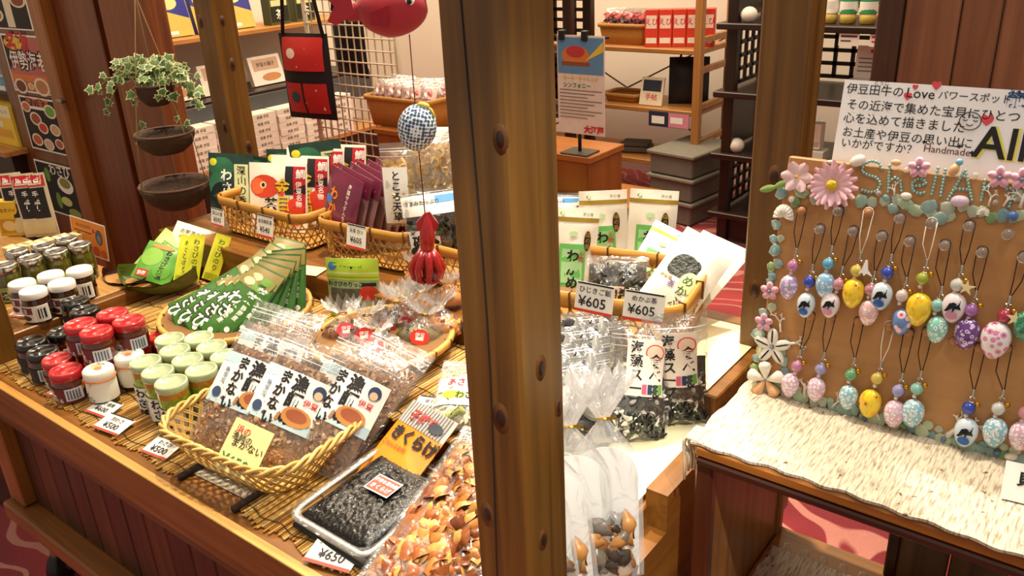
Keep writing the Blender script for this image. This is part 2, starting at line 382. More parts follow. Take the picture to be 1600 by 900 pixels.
# bamboo mats: hundreds of thin slats tied by threads
SL = [M('dcae5c', .5, vs=90), M('c89444', .5, vs=90), M('a8722e', .5, vs=90), M('e6c078', .5, vs=90)]
THR = M('3a2a1a', .8)
def mat(x0, x1, y0, y1, z, label, bars=()):
    t = T(); g = G(SL[0]); x = x0
    while x < x1:
        r = U(.0014, .0022); g.use(random.choice(SL))
        a = y0+U(-.004, .004)+.004*math.sin(x*60); b = y1+U(-.003, .003); z_ = z+r+U(0, .0006); s_ = U(-.0015, .0015)
        vs = []
        for yy, q in ((a, 0), (b, s_)):
            for k in range(5): vs.append((x+q+r*math.cos(k*1.2566), yy, z_+r*.8*math.sin(k*1.2566)))
        g.add(vs, [(k, (k+1) % 5, 5+(k+1) % 5, 5+k) for k in range(5)]+[(4, 3, 2, 1, 0)], True); x += 2*r+U(.0002, .0008)
    t.add('slats', g, None, None, 'stuff')
    n = max(3, round((y1-y0)/.055))
    for i in range(n):
        yy = y0+.012+(y1-y0-.024)*i/(n-1)
        t.add('thread', G(THR).tube([(x0+(x1-x0)*k/60, yy+.003*math.sin(k*.8+i), z+.0042+.0006*math.sin(k*2.1)) for k in range(61)], .0007, 4))
    for bx in bars: t.add('end_bar', G(M('33241a', .5, bump=.4)).tube([(bx, y0-.003, z+.005), (bx, y1, z+.005)], .005, 8))
    spawn(t, 'bamboo_mat', label, 'mat')
xa = pz(322, 728, TZ).x; xb = pz(368, 800, TZ).x
mat(-1.50, xa, .447, .668, TZ, 'bamboo slat mat under the jars at the front left of the cart', (-1.5, xa))
mat(xb, -.378, .447, .668, TZ, 'bamboo slat mat under the seaweed tray at the front of the cart', (xb,))
mat(-1.228, -.378, .663, .878, MZ-.002, 'bamboo slat mat on the middle step below the round trays')
mat(-1.552, -1.235, .672, .876, TZ, 'bamboo slat mat around the leaf shaped bowl')

one('power_cable', G(M('141416', .5)).tube([(-2.6, .75, .008), (-2.2, .66, .008), (-1.9, .60, .008), (-1.83, .585, .012), (-1.80, .60, .03), (-1.83, .64, .04), (-1.9, .7, .03), (-2.1, .9, .008)], .007, 8), 'black power cable looping on the carpet at the lower left', 'cable')
# ---------------------------------------------------------------- builders for the goods
def pmix(a, b, k): return a+(b-a)*k
def prints(g, surf, w, h, items):
    """flat print on a surface: surf(u, v, off) -> point; sizes in metres, places as fractions"""
    off = .0004
    for it in items:
        off += .00012; k = it[0]
        if k == 'r':
            _, u0, v0, u1, v1, mt = it; g.use(mt)
            nu = max(1, round(abs(u1-u0)*8)); nv = max(1, round(abs(v1-v0)*8))
            g.grid(lambda u, v: surf(pmix(u0, u1, u), pmix(v0, v1, v), off), nu, nv)
        elif k == 'e':
            _, u, v, ru, rv, mt = it; g.use(mt); n = 14
            vs = [surf(u, v, off)]+[surf(u+ru*q*math.cos(i*2*math.pi/n), v+rv*q*math.sin(i*2*math.pi/n), off) for q in (.5, 1) for i in range(n)]
            g.add(vs, [(0, 1+i, 1+(i+1) % n) for i in range(n)]+[(1+i, 1+n+i, 1+n+(i+1) % n, 1+(i+1) % n) for i in range(n)], True)
        elif k == 'p':
            _, pts, mt = it; g.use(mt); g.add([surf(u, v, off) for u, v in pts], [tuple(range(len(pts)))])
        elif k == 't':
            _, st, u, v, size, mt = it[:6]; o = it[6] if len(it) > 6 else {}
            g.use(mt); a = math.radians(o.get('rot', 0)); ca, sa = math.cos(a), math.sin(a)
            g.text(st, size, lambda x, y: surf(u+(x*ca-y*sa)/w, v+(x*sa+y*ca)/h, off), o.get('al', .5), o.get('b', .012), o.get('vert', False))
    return g
def pouchsurf(w, h, t, stand=False, wav=.0012, seed=0, top=.12):
    def S(u, v, off=0, side=-1):
        uu = min(1, max(0, u)); vv = min(1, max(0, v))
        e = (1-abs(2*uu-1)**2.6)
        if stand: p = (1-vv)**.55*(1 if vv > .06 else .75+vv*4) if vv < 1 else 0
        else: p = (1-abs(2*vv-1)**4)
        if vv > 1-top: p *= (1-vv)/top*.8
        n = noise.noise(V((u*3+seed, v*4, side*3.+seed)))*wav*(2 if e*p > .1 else .5)
        return V(((u-.5)*w, side*(t/2*e*p+.0006+off)+n, v*h))
    return S
def pouch(w, h, t, body, items, stand=False, seed=0, extra=None, nm='pouch'):
    T_ = T(); S = pouchsurf(w, h, t, stand, seed=seed)
    g = G(body); g.grid(lambda u, v: S(u, v), 10, 12); g.grid(lambda u, v: S(u, v, 0, 1), 10, 12, flip=True)
    ed = [(0, i/12) for i in range(13)]
    for q in (0, 1): g.add([S(q, j/12, 0, s_) for j in range(13) for s_ in (-1, 1)], [(2*j, 2*j+1, 2*j+3, 2*j+2) for j in range(12)])
    for q in (0, 1): g.add([S(j/10, q, 0, s_) for j in range(11) for s_ in (-1, 1)], [(2*j, 2*j+1, 2*j+3, 2*j+2) for j in range(10)])
    p = T_.add(nm, g)
    if items: T_.add('print', prints(G(), S, w, h, items), p)
    return T_
def card(w, h, items, th=.0006, body=None, nm='card'):
    T_ = T(); g = G(body or PAPER).box((0, 0, h/2), (w, th, h)); p = T_.add(nm, g)
    if items: T_.add('print', prints(G(), lambda u, v, off: V(((u-.5)*w, -th/2-off, v*h)), w, h, items), p)
    return T_
RS = M('d8402c', .5, var=.03)
def pricecard(lines, w=.05, h=.034, big=0, bar=True, body=None):
    it = []
    if bar: it.append(('r', 0, 0, 1, .1, RS)); it.append(('r', .03, .94, .97, 1, INK))
    for (s, u, v, sz, *m_) in lines: it.append(('t', s, u, v, sz, m_[0] if m_ else INK, {'b': .01}))
    return card(w, h, it, .0007, body)
def liftcard(t, label, loc, R, name='price_card'): return spawn(t, name, label, 'price card', loc, R, group=None)
LAB = {}
def jar(key, r, h, lid, cont, labelitems=None, lidr=None, lidh=.013, la=(200, 330), lz=(.1, .62), labmat=None, neck=.9, dome=0, cover=None):
    if key in LAB: return LAB[key]
    t = T(); g = G(cont); nh = h-lidh
    g.lathe([(r*.9, 0), (r, .004), (r, nh*.74), (r*.96, nh*.86), (r*neck, nh*.95), (r*neck, nh)], 24); b = t.add('jar_body', g)
    if labelitems is not None:
        a0, a1 = map(math.radians, la); z0, z1 = lz[0]*nh, lz[1]*nh
        S = lambda u, v, off: V(((r+.0004+off)*math.cos(pmix(a0, a1, u)), (r+.0004+off)*math.sin(pmix(a0, a1, u)), pmix(z0, z1, v)))
        t.add('label', prints(G(), S, r*(a1-a0), z1-z0, [('r', 0, 0, .33, 1, labmat or PAPER), ('r', .33, 0, .66, 1, labmat or PAPER), ('r', .66, 0, 1, 1, labmat or PAPER)]+labelitems), b)
    lr = lidr or r*.96; g = G(lid)
    g.lathe([(lr, nh-.001), (lr*1.02, nh+.002), (lr*1.02, h-.003), (lr*.97, h-.0005), (lr*.86, h), (lr*.84, h-.0012+dome), (.0001, h-.0012+dome)], 26)
    t.add('lid', g); LAB[key] = t; return t
def copyname(n): return n
# ---- jars on the left of the cart
GOLD = M('c8962e', .25, metal=1); SILV = M('c9c6bd', .22, metal=1)
J_WHITE = jar('w', .024, .060, M('f3f0ea', .35), M('3a2010', .06, coat=1, var=.4, vs=120), [('r', .02, .5, .5, .9, M('7a3a4a', .5)), ('t', '漬', .26, .68, .010, PAPER), ('e', .26, .25, .18, .16, M('5a2e22', .5)), ('r', .62, .1, .95, .9, M('d9d6d0', .5)), ('r', .66, .2, .7, .8, INK), ('r', .74, .2, .77, .8, INK), ('r', .82, .2, .88, .8, INK)], la=(215, 350), lz=(.1, .75), lidh=.012)
J_SILV = jar('s', .023, .074, SILV, M('55521c', .05, coat=1, var=.5, vs=90), [('r', 0, .15, 1, .7, M('22241c', .5)), ('e', .3, .75, .16, .22, M('a8c43c', .5)), ('e', .8, .7, .14, .2, M('a8c43c', .5)), ('t', '一番', .55, .42, .009, PAPER)], la=(200, 350), lz=(.05, .55), labmat=M('8f9a4a', .5), lidh=.014)
BARC = [('r', .60, .15, .98, .95, M('d6dbe4', .5))]+[('r', .64+i*.06, .25, .67+i*.06, .85, M('5a6478', .5)) for i in range(5)]
J_BLACK = jar('k', .0252, .050, M('151414', .18, coat=.6), M('4a1c10', .05, coat=1, var=.5, vs=110), [('e', .2, .4, .16, .3, M('cfcfd4', .5)), ('t', 'のり', .2, .5, .010, PAPER)]+BARC, la=(195, 345), lz=(.05, .72), labmat=M('23262e', .5), lidh=.012)
J_RED = jar('r', .0252, .050, M('b9232a', .22, coat=.6), M('5a220e', .05, coat=1, var=.5, vs=110), [('e', .2, .75, .14, .16, M('d8c02a', .5)), ('t', '激辛', .22, .42, .012, PAPER), ('t', '食べる', .36, .2, .008, PAPER)]+BARC, la=(195, 345), lz=(.05, .72), labmat=M('6a2a30', .5), lidh=.012)
def jarpaper():
    t = T(); g = G(M('f1ede2', .55, var=.06, vs=60)); r, h = .022, .058
    g.lathe([(r*1.0, .008), (r*1.02, h*.62), (r*.98, h*.72), (r*1.04, h*.76), (r*1.03, h-.003), (r*.9, h), (.0001, h)], 24); b = t.add('paper_wrap', g)
    g = G(M('1d0f0a', .08, coat=1)).lathe([(r*.85, 0), (r*.97, .003), (r*.98, .010)], 24); t.add('jar_base', g)
    g = G(M('e07a2c', .5)); g.tube([(r*1.05*math.cos(a*.2618), r*1.05*math.sin(a*.2618), h*.735) for a in range(24)], .0011, 5, True)
    for s_ in (-1, 1): g.tube([(r*1.06*math.cos(4.0+s_*k*.06), r*1.06*math.sin(4.0+s_*k*.06)-.001*k, h*.735-.004*k+.003*(k == 1)) for k in range(4)], .0011, 5)
    t.add('cord', g, b)
    S = lambda u, v, off: V(((r*1.03+off)*math.cos(3.6+1.6*u), (r*1.03+off)*math.sin(3.6+1.6*u), v*h*.62+.006))
    g = prints(G(), S, r*1.6, h*.62, [('p', [(.1, .95), (.9, .95), (.5, .3)], M('2f8a55', .5)), ('p', [(.18, .93), (.82, .93), (.5, .42)], PAPER)]+[('t', s_, .5+.1*(i % 2), .28-.12*i, .0045, M('6a6a66', .6)) for i, s_ in enumerate(['わさび昆布', 'やわらか煮'])])
    t.add('print', g, b)
    g = prints(G(), lambda u, v, off: V(((u-.5)*r*2, (v-.5)*r*2, h+off)), 2*r, 2*r, [('e', .45, .5, .22, .18, M('d8b890', .6)), ('e', .6, .45, .14, .12, M('c87a4a', .6)), ('t', '山葵', .4, .72, .007, M('4a6a4a', .6))])
    t.add('print', g, b); return t
J_PAPER = jarpaper()
def jarwasabi():
    t = T(); r, h = .0220, .078; g = G(M('86ac2c', .12, coat=1, var=.7, vs=170, bump=.8, bs=160))
    g.lathe([(r*.92, 0), (r, .004), (r, h*.74)], 26); b = t.add('jar_body', g)
    g = G(M('b8842c', .15, coat=1, var=.35)).lathe([(r, h*.74), (r*1.0, h*.86)], 26); t.add('gold_band', g, b)
    S = lambda u, v, off: V(((r+.0005+off)*math.cos(3.35+2.9*u), (r+.0005+off)*math.sin(3.35+2.9*u), .004+v*h*.5))
    it = [('r', i/8, 0, (i+1)/8, 1, PAPER) for i in range(8)]
    it += [('t', 'わさび', .60, .76, .0165, INK, {'vert': True, 'b': .03}), ('t', 'ごはんにのせて', .76, .86, .0045, M('c04a5a', .6), {'vert': True}), ('t', '刻みわさび漬', .36, .86, .0055, M('6a6f8a', .6), {'vert': True}), ('r', .14, .1, .24, .75, M('b9b9c4', .6)), ('t', '内容量', .08, .8, .005, M('c87a8a', .6), {'vert': True})]
    t.add('label', prints(G(), S, r*2.9, h*.5, it), b)
    g = G(M('b4c49c', .15, coat=1, var=.08)).lathe([(r*1.03, h*.86), (r*1.05, h*.875), (r*1.05, h*.975), (r*1.0, h), (r*.9, h), (r*.88, h-.002), (.0001, h-.002)], 28)
    t.add('lid', g); return t
J_WAS = jarwasabi()
JL = []
def jars(t, hh, z, name, spots, cat='jar', group=None, yaw=0):
    for (x, y, dz, label) in spots:
        p = pz(x, y, z+dz+hh); JL.append([p.x, p.y, z+dz, t, name, label, group, yaw+U(-12, 12)])
def setjars():
    rad = {id(J_WHITE): .0242, id(J_SILV): .0235, id(J_BLACK): .0252, id(J_RED): .0252, id(J_PAPER): .0225, id(J_WAS): .0232}
    for it in range(14):
        for a in range(len(JL)):
            for b in range(a):
                A, B = JL[a], JL[b]; lvl = abs(A[2]-B[2])
                if lvl > .045: continue
                d = V((A[0]-B[0], A[1]-B[1])); m_ = rad[id(A[3])]+rad[id(B[3])]-d.length
                if m_ > 0: d.normalize(); wa, wb = (0, 1) if A[3] is J_PAPER else (1, 0) if B[3] is J_PAPER else (.5, .5); A[0] += d.x*m_*wa; A[1] += d.y*m_*wa; B[0] -= d.x*m_*wb; B[1] -= d.y*m_*wb
    for x, y, z, t, name, label, group, yaw in JL: spawn(t, name, label, 'jar', (x, y, z), rz(yaw), group=group)
jars(J_WHITE, .060, .55, 'pickle_jar', [(51, 452, 0, 'white-lidded jar nearest the front edge of the wooden plinth'), (33, 440, 0, 'white-lidded jar at the far left of the five white lids'), (95, 440, 0, 'white-lidded jar in the middle of the white group, on its front right'),
    (78, 427, 0, 'white-lidded jar at the back of the white group, behind two others'), (123, 419, 0, 'white-lidded jar furthest right on the plinth, near the green bowl')], group='white-lidded jars', yaw=30)
jars(J_SILV, .074, .55, 'olive_jar', [(6, 412, 0, 'silver-lidded jar cut by the left edge, nearest the front'), (49, 400, 0, 'silver-lidded olive green jar, second in the front row of silver lids'), (85, 391, 0, 'silver-lidded olive green jar, third in the front row of silver lids'), (121, 381, 0, 'silver-lidded jar at the right end of the front silver row, by the orange card'),
    (26, 390, 0, 'silver-lidded jar in the back row, behind the leftmost pair'), (66, 382, 0, 'silver-lidded jar in the middle of the back silver row'), (101, 372, 0, 'silver-lidded jar at the right end of the back silver row')], group='silver-lidded jars', yaw=30)
jars(J_BLACK, .050, TZ+.005, 'sauce_jar', [(72, 549, 0, 'black-lidded jar at the front left, beside the red-lidded jars'), (50, 531, 0, 'black-lidded jar at the far left on the mat'), (94, 517, 0, 'black-lidded jar behind the two front black ones'), (131, 483, .012, 'black-lidded jar right beside the plinth, in front of another black lid'), (116, 469, .012, 'black-lidded jar rearmost of the black group, beside the white-lidded jars')], group='black-lidded jars', yaw=32)
jars(J_RED, .050, TZ+.005, 'chilli_jar', [(101, 556, 0, 'red-lidded jar at the front of the lower layer, next to a black-lidded jar'), (119, 566, 0, 'red-lidded jar of the lower layer, partly behind the paper-wrapped jar'), (232, 532, 0, 'red-lidded jar of the lower layer by the round tray of green packs')], group='red-lidded jars', yaw=32)
for (x, y, l) in ((127, 505, 'red-lidded jar stacked on top, at the left of the upper four'), (147, 514, 'red-lidded jar stacked on top, foremost of the upper four'), (175, 488, 'red-lidded jar stacked on top, rearmost of the upper four'), (199, 499, 'red-lidded jar stacked on top, at the right of the upper four')):
    jars(J_RED, .050, TZ+.0555, 'chilli_jar', [(x, y, 0, l)], group='red-lidded jars', yaw=32)
    p = pz(x, y, TZ+.1055); JL.append([p.x, p.y, TZ+.005, J_RED, 'chilli_jar', 'red-lidded jar of the lower layer, carrying another red jar on its lid', 'red-lidded jars under others', 32])
jars(J_PAPER, .058, TZ+.005, 'wrapped_jar', [(152, 574, 0, 'paper-wrapped jar tied with orange cord, at the front by the price cards'), (200, 552, 0, 'paper-wrapped jar tied with orange cord, behind beside the wasabi jars')], group='paper-wrapped jars')
jars(J_WAS, .078, TZ+.005, 'wasabi_jar', [(270, 590, 0, 'pale-lidded wasabi jar foremost of the ten, label fully visible'), (253, 576, 0, 'pale-lidded wasabi jar in the left column, second from the front'), (238, 562, 0, 'pale-lidded wasabi jar at the far left of the ten'), (310, 573, 0, 'pale-lidded wasabi jar in the right column, next to the woven basket'), (291, 560, 0, 'pale-lidded wasabi jar in the very middle of the group'),
    (272, 547, 0, 'pale-lidded wasabi jar in the third row, left of centre'), (343, 555, 0, 'pale-lidded wasabi jar at the far right, beside the bags of flakes'), (325, 543, 0, 'pale-lidded wasabi jar in the third row on the right'), (266, 529, .0, 'pale-lidded wasabi jar at the back left, by the round tray'), (307, 531, .0, 'pale-lidded wasabi jar at the back right, by the round tray')], group='wasabi jars', yaw=6)
setjars()
# ---- price cards lying on the mats
def flat(x, y, z, yaw, lines, label, w=.052, h=.034, tilt=0, **k):
    p = pz(x, y, z); spawn(pricecard(lines, w, h, **k), 'price_card', label, 'price card', p, rz(yaw) @ rx(-80+tilt) @ Matrix.Translation((0, 0, 0)).to_3x3())
FZ = TZ+.006
flat(86, 622, FZ, 8, [('赤なんばん', .5, .72, .008), ('¥550', .5, .38, .013)], 'price card lying in front of the red-lidded jars', .055)
flat(148, 648, FZ, 8, [('のり佃煮', .5, .72, .008), ('¥600', .5, .38, .013)], 'price card lying in front of the paper-wrapped jar', .05)
flat(163, 674, FZ, 8, [('刻わさ', .5, .72, .009), ('¥500', .5, .36, .015)], 'price card lying between the wasabi jars and the table edge, bottom of two', .056)
flat(238, 712, FZ, 8, [('わさび', .5, .72, .009), ('¥500', .5, .36, .015)], 'price card lying against the left end of the woven basket', .05)
flat(508, 885, FZ, 14, [('子持ちきくらげ', .5, .74, .0075), ('¥650', .5, .36, .017)], 'price card reading 650 in front of the black seaweed tray', .062, .04)
flat(670, 648, MZ+.006, 20, [('茎わさび', .5, .72, .008), ('¥605', .5, .36, .014)], 'price card reading 605 on the middle mat beside the clear bag', .055, .036)
flat(28, 496, .552, 20, [('梅のり', .5, .7, .009), ('¥600', .5, .36, .012)], 'price card lying in front of the white-lidded jars on the plinth', .05, .036)
# ---------------------------------------------------------------- baskets and trays
BAM = M('c99a50', .45, var=.25, vs=60); BAM2 = M('b07f3a', .5, var=.25, vs=60); BAMD = M('6a4420', .6); CANE = M('d8b56c', .45, var=.2, vs=70); CANE2 = M('c09a50', .5, var=.2, vs=70)
def rrect(wx, wy, rad, n=8):
    """closed rounded-rectangle outline, evenly spaced corner points"""
    P = []
    for cx, cy, a0 in ((wx/2-rad, wy/2-rad, 0), (-wx/2+rad, wy/2-rad, 90), (-wx/2+rad, -wy/2+rad, 180), (wx/2-rad, -wy/2+rad, 270)):
        for i in range(n+1):
            a = math.radians(a0+90*i/n); P.append((cx+rad*math.cos(a), cy+rad*math.sin(a)))
    return P
def perim(pts):
    L = [0]; n = len(pts)
    for i in range(n): L.append(L[-1]+math.dist(pts[i], pts[(i+1) % n]))
    tot = L[-1]
    def f(s):
        s = (s % 1)*tot
        for i in range(n):
            if s <= L[i+1]:
                k = (s-L[i])/max(1e-9, L[i+1]-L[i]); a, b = pts[i], pts[(i+1) % n]; return (a[0]+(b[0]-a[0])*k, a[1]+(b[1]-a[1])*k)
        return pts[0]
    return f, tot
def ringband(g, pts, z0, z1, o, i_, taper=None):
    n = len(pts); vs = []
    for x, y in pts:
        l = math.hypot(x, y); ux, uy = x/l, y/l
        vs += [(x+ux*o, y+uy*o, z0), (x+ux*o*1.2, y+uy*o*1.2, (z0+z1)/2), (x+ux*o, y+uy*o, z1), (x-ux*i_, y-uy*i_, z1), (x-ux*i_, y-uy*i_, z0)]
    g.add(vs, [(5*a+k, 5*((a+1) % n)+k, 5*((a+1) % n)+(k+1) % 5, 5*a+(k+1) % 5) for a in range(n) for k in range(5)], True)
def kagome(wx, wy, h, sp=.017, taper=.1, rimh=.018, th=.0013, rows=4):
    t = T(); top = rrect(wx, wy, .03); f, tot = perim(top)
    def Wp(s, v):
        x, y = f(s); k = 1-taper*(1-v)*(1-v*.2); return V((x*k, y*k, v*h))
    n = round(tot/sp); g = G(BAM)
    for i in range(n):
        for d in (-1, 1):
            g.use(BAM if (i+d) % 3 else BAM2); g.tube([Wp((i+d*v*h/sp*.62)/n, v*.98+.01) for v in (0, .2, .4, .6, .8, 1)], th*1.25, 4)
    for j in range(rows):
        v = (j+.6)/rows; g.use(BAM2); g.tube([Wp(k/72, v)*1.004 for k in range(72)], th*1.3, 4, True)
    w = t.add('woven_wall', g)
    g = G(BAM2); b = [(x*(1-taper), y*(1-taper)) for x, y in top]; g.add([(x, y, .002) for x, y in b], [tuple(range(len(b)))]); g.add([(x, y, .0) for x, y in b], [tuple(range(len(b)))[::-1]])
    t.add('base', g)
    g = G(M('c08a3c', .35, coat=.3, var=.2, vs=30)); ringband(g, top, h-rimh*.6, h+rimh*.4, .003, .003); r = t.add('rim', g)
    for k in range(10):
        g = G(BAMD); x, y = f(k/10+.03); l = math.hypot(x, y); a = math.atan2(f(k/10+.035)[1]-y, f(k/10+.035)[0]-x)
        g.box((x, y, h-rimh*.1), (.0016, .0115, rimh*1.15), 0, Matrix.Rotation(a, 3, 'Z')); t.add('binding', g, r)
    return t
def zaru(r, depth, rim=.006):
    t = T(); g = G(M('7a5426', .6)); prof = [(r*.03, .002), (r*.6, .0025), (r*.82, depth*.25), (r*.95, depth*.7), (r, depth)]
    def pr(k):
        k *= len(prof)-1; i = min(len(prof)-2, int(k)); q = k-i; return pmix(prof[i][0], prof[i+1][0], q), pmix(prof[i][1], prof[i+1][1], q)
    g.lathe([(a, b) for a, b in prof], 40); 
    for i in range(60):
        a = i*math.pi/30; g.use(CANE if i % 2 else BAM); g.tube([(pr(k/6)[0]*math.cos(a), pr(k/6)[0]*math.sin(a), pr(k/6)[1]+.0012) for k in range(1, 7)], .0016, 3)
    for j in range(4, 20):
        a, b = pr(j/20); g.use(CANE if j % 2 else BAM); g.tube([(a*math.cos(k*.157), a*math.sin(k*.157), b+.002+.001*(-1)**(k+j)) for k in range(40)], .0015, 3, True)
    w = t.add('woven_tray', g)
    g = G(M('d0a052', .4, coat=.2)); ringband(g, [(r*math.cos(k*.1309), r*math.sin(k*.1309)) for k in range(48)], depth-rim, depth+rim*.6, .004, .003); q = t.add('rim', g)
    for k in range(16):
        a = k*math.pi/8; t.add('binding', G(BAMD).box((r*math.cos(a), r*math.sin(a), depth-.002), (.0115, .0014, rim*1.9), 0, Matrix.Rotation(a, 3, 'Z')), q)
    return t
# leaf-shaped bowl with packets
def leafbowl(L, Wd, h, mt):
    g = G(mt)
    def S(u, v, o):
        a = (u-.5)*2; b = (v-.5)*2; w = (1-abs(a)**1.7)**.8*Wd/2; up = abs(a)**2.6*h*.75+abs(b)**2*h*(1-abs(a)*.4)
        return V((a*L/2, b*w, up+o))
    g.grid(lambda u, v: S(u, v, .002), 20, 12); g.grid(lambda u, v: S(u, v, 0), 20, 12, flip=True); return g
p = pz(240, 462, TZ+.004); bow = p.copy()
one('leaf_bowl', leafbowl(.17, .15, .042, M('4c5a1c', .3, coat=.4, var=.2, vs=25)), 'olive green leaf-shaped bowl heaped with tea packets', 'bowl', (p.x, p.y+.02, TZ+.005), rz(28))
p = pz(182, 442, TZ+.03); one('brown_dish', leafbowl(.13, .09, .03, M('3a1a10', .25, coat=.5)), 'dark brown leaf-shaped dish behind the green bowl', 'dish', (p.x-.0, p.y+.03, TZ+.006), rz(20))
GRN = M('5a9a34', .35, coat=.3, var=.3, vs=60); LGR = M('a8c46a', .35, coat=.3); YEL = M('dce03a', .4, coat=.2); DGR = M('2f5a1e', .3, coat=.4, var=.25, vs=70); LIME = M('b8dc3a', .35, coat=.3)
def lean(t, name, label, cat, loc, yaw, back, roll=0, group=None, size=1):
    return spawn(t, name, label, cat, loc, rz(yaw) @ rx(-back) @ ry(roll), size, group)
tt = pouch(.085, .12, .008, M('f1eedd', .45), [('r', .08, .5, .92, .9, M('e9e6c8', .5)), ('e', .35, .74, .16, .05, M('d9b040', .5)), ('e', .3, .56, .16, .05, M('d9b040', .5)), ('t', 'お茶漬の素', .5, .85, .011, M('6a6a4a', .5)), ('r', .08, .05, .92, .42, LGR)], seed=1)
lean(tt, 'tea_packet', 'white packet with small yellow pictures standing at the back of the green bowl', 'packet', bow+V((-.018, .06, .012)), 42, 38, 22)
tt = pouch(.075, .115, .01, LGR, [('r', .1, .1, .9, .9, M('c9d690', .4)), ('r', .25, .3, .75, .8, GRN), ('t', '山菜', .5, .55, .02, M('f0f0d0', .5), {'vert': True}), ('r', .15, .05, .4, .18, RED)], seed=2)
lean(tt, 'tea_packet', 'pale green packet leaning left in the green bowl over the brown dish', 'packet', bow+V((-.062, .015, .016)), 40, 42, 38)
tt = pouch(.085, .085, .012, GRN, [('e', .3, .6, .28, .25, M('86b84a', .4)), ('e', .7, .3, .22, .2, M('6aa83c', .4)), ('t', 'わさび茶漬', .68, .78, .013, INK, {'vert': True, 'b': .02}), ('r', .08, .06, .4, .24, M('c83a30', .5)), ('t', '静岡', .24, .14, .010, PAPER), ('e', .45, .9, .3, .07, M('c9803c', .5))], seed=3)
lean(tt, 'tea_packet', 'leafy green packet with a red corner at the front of the green bowl', 'packet', bow+V((-.005, .0, .03)), 36, 48, 18)
tt = pouch(.03, .095, .006, YEL, [('t', 'わさびのり', .5, .85, .013, M('5a6a10', .5), {'vert': True}), ('r', .1, .02, .9, .15, M('a8b820', .5))], seed=4)
for i, (dx, dy, yw, bk, rl, l) in enumerate(((.050, .035, 70, 20, 24, 'yellow strip packet nearest the green bowl front'), (.062, .050, 70, 16, 22, 'yellow strip packet in the middle of the yellow three'), (.088, .075, 60, 14, 28, 'yellow strip packet furthest right, by the wasabi packs'))):
    lean(tt, 'yellow_packet', l, 'packet', bow+V((dx, dy, .026)), yw, bk, rl, 'yellow strip packets')
# round tray of wasabi packs
zc = V((-1.185, .733, MZ+.003)); spawn(zaru(.124, .026), 'round_tray', 'round woven bamboo tray filled with dark green wasabi packs', 'tray', zc)
WT = M('f4f6e8', .5, var=.02)
tw = pouch(.062, .118, .010, M('2f5a1e', .3, coat=.5, var=.3, vs=80), [('r', .02, .74, .98, .97, M('8a7a40', .4)), ('e', .3, .82, .2, .06, M('d8c89a', .4)), ('e', .68, .80, .2, .06, M('6a9a3a', .4)), ('r', .04, .02, .96, .72, M('3a6c24', .35)), ('t', 'わさび', .34, .52, .026, INK, {'vert': True, 'b': .09}), ('t', 'わさび', .34, .52, .026, WT, {'vert': True, 'b': .03}), ('t', '葉', .72, .62, .020, WT, {'b': .03}), ('t', '静岡産', .76, .46, .010, WT, {'vert': True}), ('e', .8, .1, .08, .04, WT)], seed=5)
FAN = ((272, 510, 58), (292, 519, 50), (314, 524, 42), (338, 525, 33), (362, 523, 25), (386, 518, 16), (408, 512, 8), (430, 504, 1), (450, 494, -5))
for i, (x, y, rl) in enumerate(FAN):
    k = i/8; p = pz(x, y, MZ+.020); n_ = ('first', 'second', 'third', 'fourth', 'fifth', 'sixth', 'seventh', 'eighth', 'ninth')[i]
    lean(tw, 'wasabi_pack', n_+' dark green wasabi pack from the left in the fan on the round tray', 'packet', p+V((0, 0, .002*(8-i))), 30, pmix(56, 36, k), rl, 'wasabi packs')
for i, (x, y, rl) in enumerate(((312, 478, 52), (345, 474, 40), (378, 470, 28), (412, 462, 14))):
    lean(tw, 'wasabi_pack', ('leftmost', 'second', 'third', 'rightmost')[i]+' of four wasabi packs lying behind the fan on the round tray', 'packet', pz(x, y, MZ+.030), 30, 50, rl, 'wasabi packs')
# three hexagon-weave baskets on the back step
BK = BZ+.002
spawn(kagome(.285, .155, .07), 'bamboo_basket', 'hexagon-weave bamboo basket on the left, holding green and red fish packets', 'basket', (-1.39, 1.02, BK), rz(-1), group='hexagon-weave baskets')
spawn(kagome(.225, .15, .07), 'bamboo_basket', 'hexagon-weave bamboo basket in the middle, holding purple packets', 'basket', (-1.116, 1.034, BK), rz(5), group='hexagon-weave baskets')
spawn(kagome(.265, .15, .07), 'bamboo_basket', 'hexagon-weave bamboo basket behind the big post, holding seaweed bags', 'basket', (-.862, 1.032, BK), rz(-2), group='hexagon-weave baskets')
def tagcard(x, y, Y, lines, label, w=.05, h=.042, yaw=0, back=12):
    p = py(x, y, Y); spawn(pricecard(lines, w, h), 'price_card', label, 'price card', p, rz(yaw) @ rx(-back))
tagcard(340, 353, .925, [('深山の香', .5, .72, .009), ('¥595', .5, .36, .013)], 'price card clipped to the left basket, under the green packet', .044, .036)
tagcard(414, 371, .925, [('金目鯛茶漬', .5, .72, .0085), ('¥540', .5, .36, .015)], 'price card reading 540 clipped to the left basket', .05, .044)
tagcard(556, 389, .945, [('天草 四ツ', .5, .74, .0085), ('¥605', .5, .38, .015)], 'price card reading 605 clipped to the middle basket', .05, .044)
PUR = M('6a1f3c', .3, coat=.5, var=.2); PURB = M('8a6468', .3, coat=.4, var=.15)
tg = pouch(.105, .135, .012, M('1d3a30', .35, coat=.4, var=.4, vs=60), [('e', .3, .78, .3, .16, M('2f6a4a', .4)), ('e', .2, .5, .2, .2, M('3a7a5a', .4)), ('e', .12, .86, .09, .06, M('e6e03a', .4)), ('e', .3, .35, .25, .2, M('10241e', .4)), ('t', 'わさび', .42, .66, .027, PAPER, {'vert': True, 'b': .03}), ('r', .60, .12, .90, .84, M('dfe6b0', .5)), ('t', '深山の香', .75, .74, .021, INK, {'vert': True})], seed=6)
